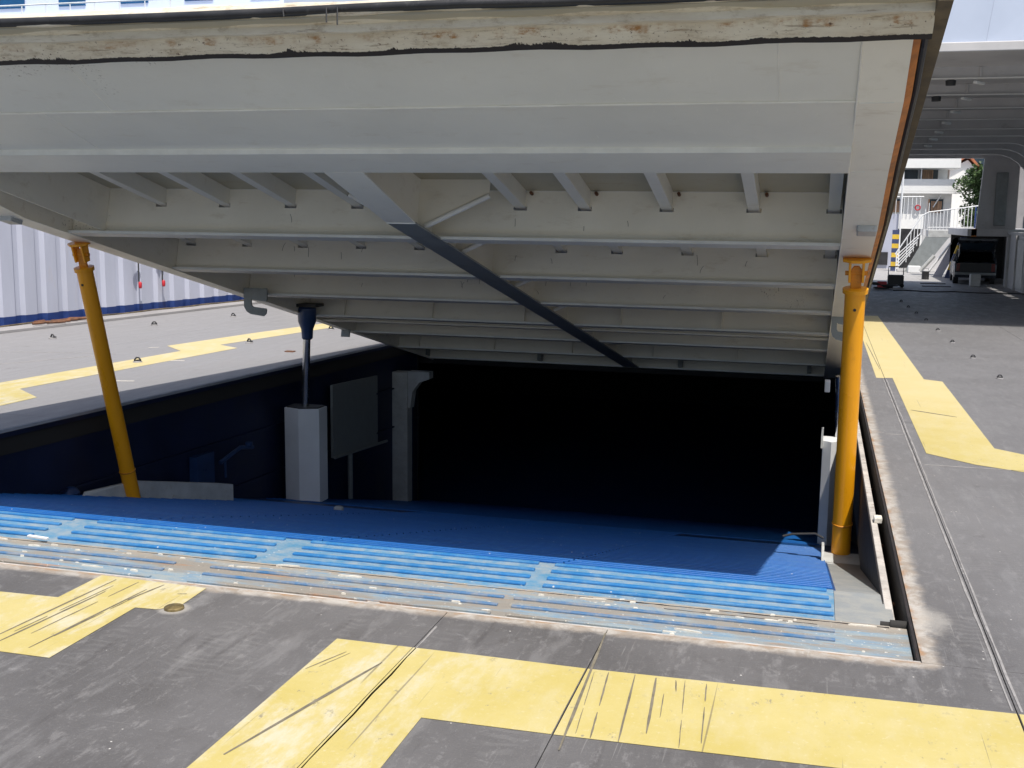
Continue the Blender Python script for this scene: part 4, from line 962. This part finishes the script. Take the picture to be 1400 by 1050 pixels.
MB().box(-W + .15, W - .15, .3, 1.95, 1.39, 1.44).build('roof_panel', 'car', car, bevel=.02)
m = MB(); m.add([(-W + .08, 2.95, .93), (W - .08, 2.95, .93), (W - .2, 1.95, 1.4), (-W + .2, 1.95, 1.4), (-W + .08, 2.9, .9), (W - .08, 2.9, .9), (W - .2, 1.9, 1.37), (-W + .2, 1.9, 1.37)], [(0, 1, 2, 3), (4, 7, 6, 5), (0, 4, 5, 1), (1, 5, 6, 2), (2, 6, 7, 3), (0, 3, 7, 4)]); m.build('windscreen', 'glass', car)
MB().box(-W + .12, W - .12, .1, .14, .5, 1.3).build('boot_opening', 'dark', car) if False else None
MB().box(-W + .14, W - .14, -.012, .05, .52, .9).build('boot_interior', 'dark', car)
MB().box(-W + .02, W - .02, -.09, .06, .4, .5).build('rear_bumper', 'grey', car, bevel=.03)
for s_ in (-1, 1): MB().box(s_ * (W - .14) - .07, s_ * (W - .14) + .07, -.02, .05, .55, .88).build('tail_light', 'lens_red', car, bevel=.01)
tg = MB(); tg.add([(-W + .15, .3, 1.42), (W - .15, .3, 1.42), (W - .04, -.5, 1.93), (-W + .04, -.5, 1.93), (-W + .15, .3, 1.36), (W - .15, .3, 1.36), (W - .04, -.5, 1.88), (-W + .04, -.5, 1.88)], [(0, 1, 2, 3), (4, 7, 6, 5), (0, 4, 5, 1), (1, 5, 6, 2), (2, 6, 7, 3), (0, 3, 7, 4)])
tgo = tg.build('tailgate', 'car', car)
m = MB(); m.add([(-W + .28, .13, 1.455), (W - .28, .13, 1.455), (W - .2, -.3, 1.73), (-W + .2, -.3, 1.73), (-W + .28, .14, 1.465), (W - .28, .14, 1.465), (W - .2, -.29, 1.74), (-W + .2, -.29, 1.74)], [(0, 1, 2, 3), (4, 7, 6, 5), (0, 4, 5, 1), (1, 5, 6, 2), (2, 6, 7, 3), (0, 3, 7, 4)]); m.build('tailgate_glass', 'glass', car)
MB().tube([(-W + .1, -.53, 1.87), (W - .1, -.53, 1.87)], .035, 8).build('tailgate_edge', 'car_silver', car)
for s_ in (-1, 1):
    MB().tube([(s_ * (W - .14), .1, 1.05), (s_ * (W - .13), -.4, 1.68)], .012, 6).build('gas_strut', 'steel', car)
    for yv in (.75, 3.35):
        wh = MB(); wh.tube([(s_ * W - .1 * s_ - .1, yv, .3), (s_ * W - .1 * s_ + .1, yv, .3)], .3, 20); o = wh.build('wheel', 'tyre', car, smooth=True)
        MB().tube([(s_ * (W + .005), yv, .3), (s_ * (W + .012), yv, .3)], .17, 14).build('rim', 'steel', o)
tag(MB().box(5.9, 6.3, 48.9, 49.25, 0, .5).build('plastic_bin', 'white_dirty', None, bevel=.04), 'pale plastic bin standing behind the open car boot', 'bin')

# ================================================================== TOOLS ON THE DECK
cp = thing('welding_set', 'dark portable machine with wire handle on the deck inside the tunnel', 'machine', (2.9, 46.8, 0))
MB().box(-.3, .3, -.2, .2, .08, .5).build('machine_body', 'dark', cp, bevel=.05)
MB().tube([(-.28, 0, .5), (-.28, 0, .82), (.28, 0, .82), (.28, 0, .5)], .025, 6).build('machine_handle', 'steel', cp)
for s_ in (-.24, .24): MB().tube([(s_, -.22, .09), (s_, .22, .09)], .08, 10).build('foot', 'tyre', cp)
hp = thing('hose_heap', 'heap of dark hoses and gear beside the hatch edge in the tunnel', 'hoses', (2.25, 45.4, 0))
for i in range(6):
    r0 = random.uniform(.15, .36); cx = random.uniform(-.35, .35); cz = .05 + i * .035
    MB().tube([(cx + r0 * cos(t * pi / 8), r0 * .7 * sin(t * pi / 8), cz) for t in range(17)], .035, 6).build('hose_loop', 'dark', hp)
MB().box(-.1, .25, -.15, .15, .02, .3).build('gear_box', 'red', hp, bevel=.03)
m = MB(); m.tube([(2.7 + .4 * i * .9, 44.5 + .25 * sin(i * 1.3), .02) for i in range(14)], .02, 5)
tag(m.build('power_cable', 'dark', None), 'thin black cable snaking across the tunnel floor', 'cable')
cn = thing('paint_can', 'small dark can on the sunlit deck before the stair', 'can', (4.63, 54.2, 0))
MB().lathe([(.16, 0), (.16, .36), (.15, .37)], n=14).build('can_body', 'dark', cn, smooth=True); MB().tube([(-.16, 0, .34), (-.1, 0, .5), (.1, 0, .5), (.16, 0, .34)], .012, 5).build('can_handle', 'steel', cn)
for i, (x, yv, L) in enumerate(((4.62, 50.4, .5), (4.56, 48.2, .55))):
    tag(MB().box(x - L, x + L, yv - .1, yv + .1, .004, .03).build('steel_bar', 'dark', None), ['flat dark bar on the deck further from the camera', 'flat dark bar on the deck nearer the camera'][i], 'bar', 'dark flat bars on the tunnel floor')

# ================================================================== STARBOARD BULWARK
sb = thing('starboard_bulwark', 'low white bulwark along the right hand edge of the deck', 'bulwark', (9.3, 0, 0))
for i in range(12): MB().box(0, .06, -8 + i * 3, -5.02 + i * 3, .001, 1.25).build('bulwark_panel', 'bulwark', sb); MB().box(-.25, 0, -8 + i * 3, -7.95 + i * 3, .001, 1.1).build('bulwark_stay', 'bulwark', sb)
MB().box(-.06, .12, -8, 28, 1.26, 1.33).build('cap_rail', 'grey', sb)

# ================================================================== HARBOUR BUILDINGS
bl = thing('harbour_house', 'white two storey harbour house with balcony and awning band', 'house', (0, 90, -.6))
def hb_(x0, x1, y0, y1, z0, z1, name, mat, bev=.0): return MB().box(x0, x1, y0, y1, z0 + .6, z1 + .6).build(name, mat, bl, bevel=bev)
hb_(-6, 9.3, 1.2, 12, -.5, 4.9, 'wall', 'house'); hb_(-6, 9.0, 2.2, 12, 4.9, 6.6, 'wall', 'house')
hb_(-6, 9.75, 0, 2.4, 4.86, 5.75, 'balcony_front', 'house'); hb_(-6, 9.6, -.5, 3, 6.55, 7.25, 'roof_band', 'house')
hb_(-6, 9.75, 0, 1.2, 4.7, 4.85, 'balcony_soffit', 'house')
for i in range(9):
    x = -4.6 + i * 1.45; hb_(x, x + 1.3, 2.12, 2.19, 5.1, 6.5, 'window', 'glass'); 
    if i % 2 == 0: hb_(x + .1, x + .95, 2.05, 2.11, 5.1, 6.5, 'curtain', 'curtain')
    hb_(x - .08, x, .2, .26, 5.76, 6.54, 'post', 'white')
for x in (-1, 2, 4.9, 7.75):
    hb_(x, x + .95, 1.1, 1.19, 3.3, 4.3, 'window', 'glass'); hb_(x + .1, x + .85, 1.04, 1.095, 3.3, 4.15, 'curtain', 'curtain'); hb_(x - .1, x, 1.08, 1.19, 3.3, 4.3, 'shutter', 'curtain')
MB().tube([(8.0, .9, 4.3), (8.6, .9, 5.4)], .05, 6).build('lamp_bracket', 'white', bl)
rf = thing('orange_roof_house', 'white gabled house with orange tiled roof behind the harbour house', 'house', (0, 97, -.6))
MB().prism([(9.6, 0), (12.0, 0), (12.0, 6.9), (10.9, 8.1), (9.6, 7.4)], 0, 6, 'y').build('wall', 'house', rf)
MB().prism([(9.0, 7.2), (10.9, 8.35), (12.4, 6.7), (12.4, 6.9), (10.9, 8.6), (9.0, 7.45)], -.4, 6.4, 'y').build('roof', 'tile', rf)
ap = thing('apartment_block', 'grey concrete apartment block far behind the tree', 'building', (0, 140, -.6))
MB().box(14, 26, 0, 10, 0, 16).build('wall', 'concrete', ap)
for i in range(6):
    for j in range(4): MB().box(14.5 + i * 1.9, 15.6 + i * 1.9, -.1, -.01, 2.2 + j * 3.3, 4 + j * 3.3).build('window', 'glass', ap)
# tree made of many leaf faces
tr = thing('leafy_tree', 'bushy green tree between the harbour house and the tunnel edge', 'tree', (12.0, 88, -.6))
MB().tube([(0, 0, 0), (.1, 0, 2), (0, .1, 3.6)], [.28, .2, .1], 10).build('trunk', 'trunk', tr, smooth=True)
for a in range(6): MB().tube([(0, 0, 2.4), (cos(a) * 1.0, sin(a) * 1.0, 4 + .3 * a)], [.09, .03], 6).build('limb', 'trunk', tr)
m = MB()
cl = [(random.gauss(-.9, .75), random.gauss(0, .9), random.uniform(2.2, 6.9), random.uniform(.4, .75)) for _ in range(60)]
for cx, cy, cz, cr in cl:
    for _ in range(150):
        d = Vector((random.gauss(0, 1), random.gauss(0, 1), random.gauss(0, 1))).normalized() * cr * random.uniform(.5, 1)
        p = Vector((cx, cy, cz)) + d; a = Vector((random.gauss(0, 1), random.gauss(0, 1), random.gauss(0, .6))).normalized() * .13
        b = a.cross(Vector((random.gauss(0, 1), random.gauss(0, 1), random.gauss(0, 1)))).normalized() * .07
        m.add([p - a, p + b, p + a, p - b], [(0, 1, 2, 3)])
m.build('crown', 'leaf', tr)

# ================================================================== NEIGHBOURING FERRY (top left)
fy = thing('neighbour_ferry', 'pale blue white ferry superstructure with dark windows beyond the hatch', 'ferry', (-48, 72, -9))
MB().prism([(-60, 0), (40, 0), (46, 16), (-60, 16)], 0, 14, 'y').build('hull', 'ship', fy)
MB().box(-60, 44, -.4, 12, 16.0, 25.4).build('lower_superstructure', 'ship', fy)
MB().box(-60, 44, -.9, -.4, 25.35, 25.5).build('deck_edge', 'white', fy, bevel=.03)
MB().box(-60, 40, 2, 12, 25.5, 34).build('upper_superstructure', 'ship', fy)
for i in range(16):
    x = -6.95 - 5.2 * 4 + i * 5.2
    MB().box(x, x + 2.25, 1.9, 1.99, 26.5, 27.9).build('window', 'shipglass', fy, bevel=.02)
MB().tube([(-40, -.8, 26.15), (5.5, -.8, 26.15)], .06, 6).build('deck_rail', 'white', fy)
for i in range(22): MB().tube([(-38 + i * 2, -.8, 25.4), (-38 + i * 2, -.8, 26.15)], .04, 6).build('rail_post', 'white', fy)

for i in range(9):
    MB().box(3.6 + i * .42, 3.85 + i * .42, 1.9, 1.99, 26.9 + (i % 3) * .08, 27.6).build('hull_lettering', 'shipglass' if i in (2, 3) else 'red', fy)
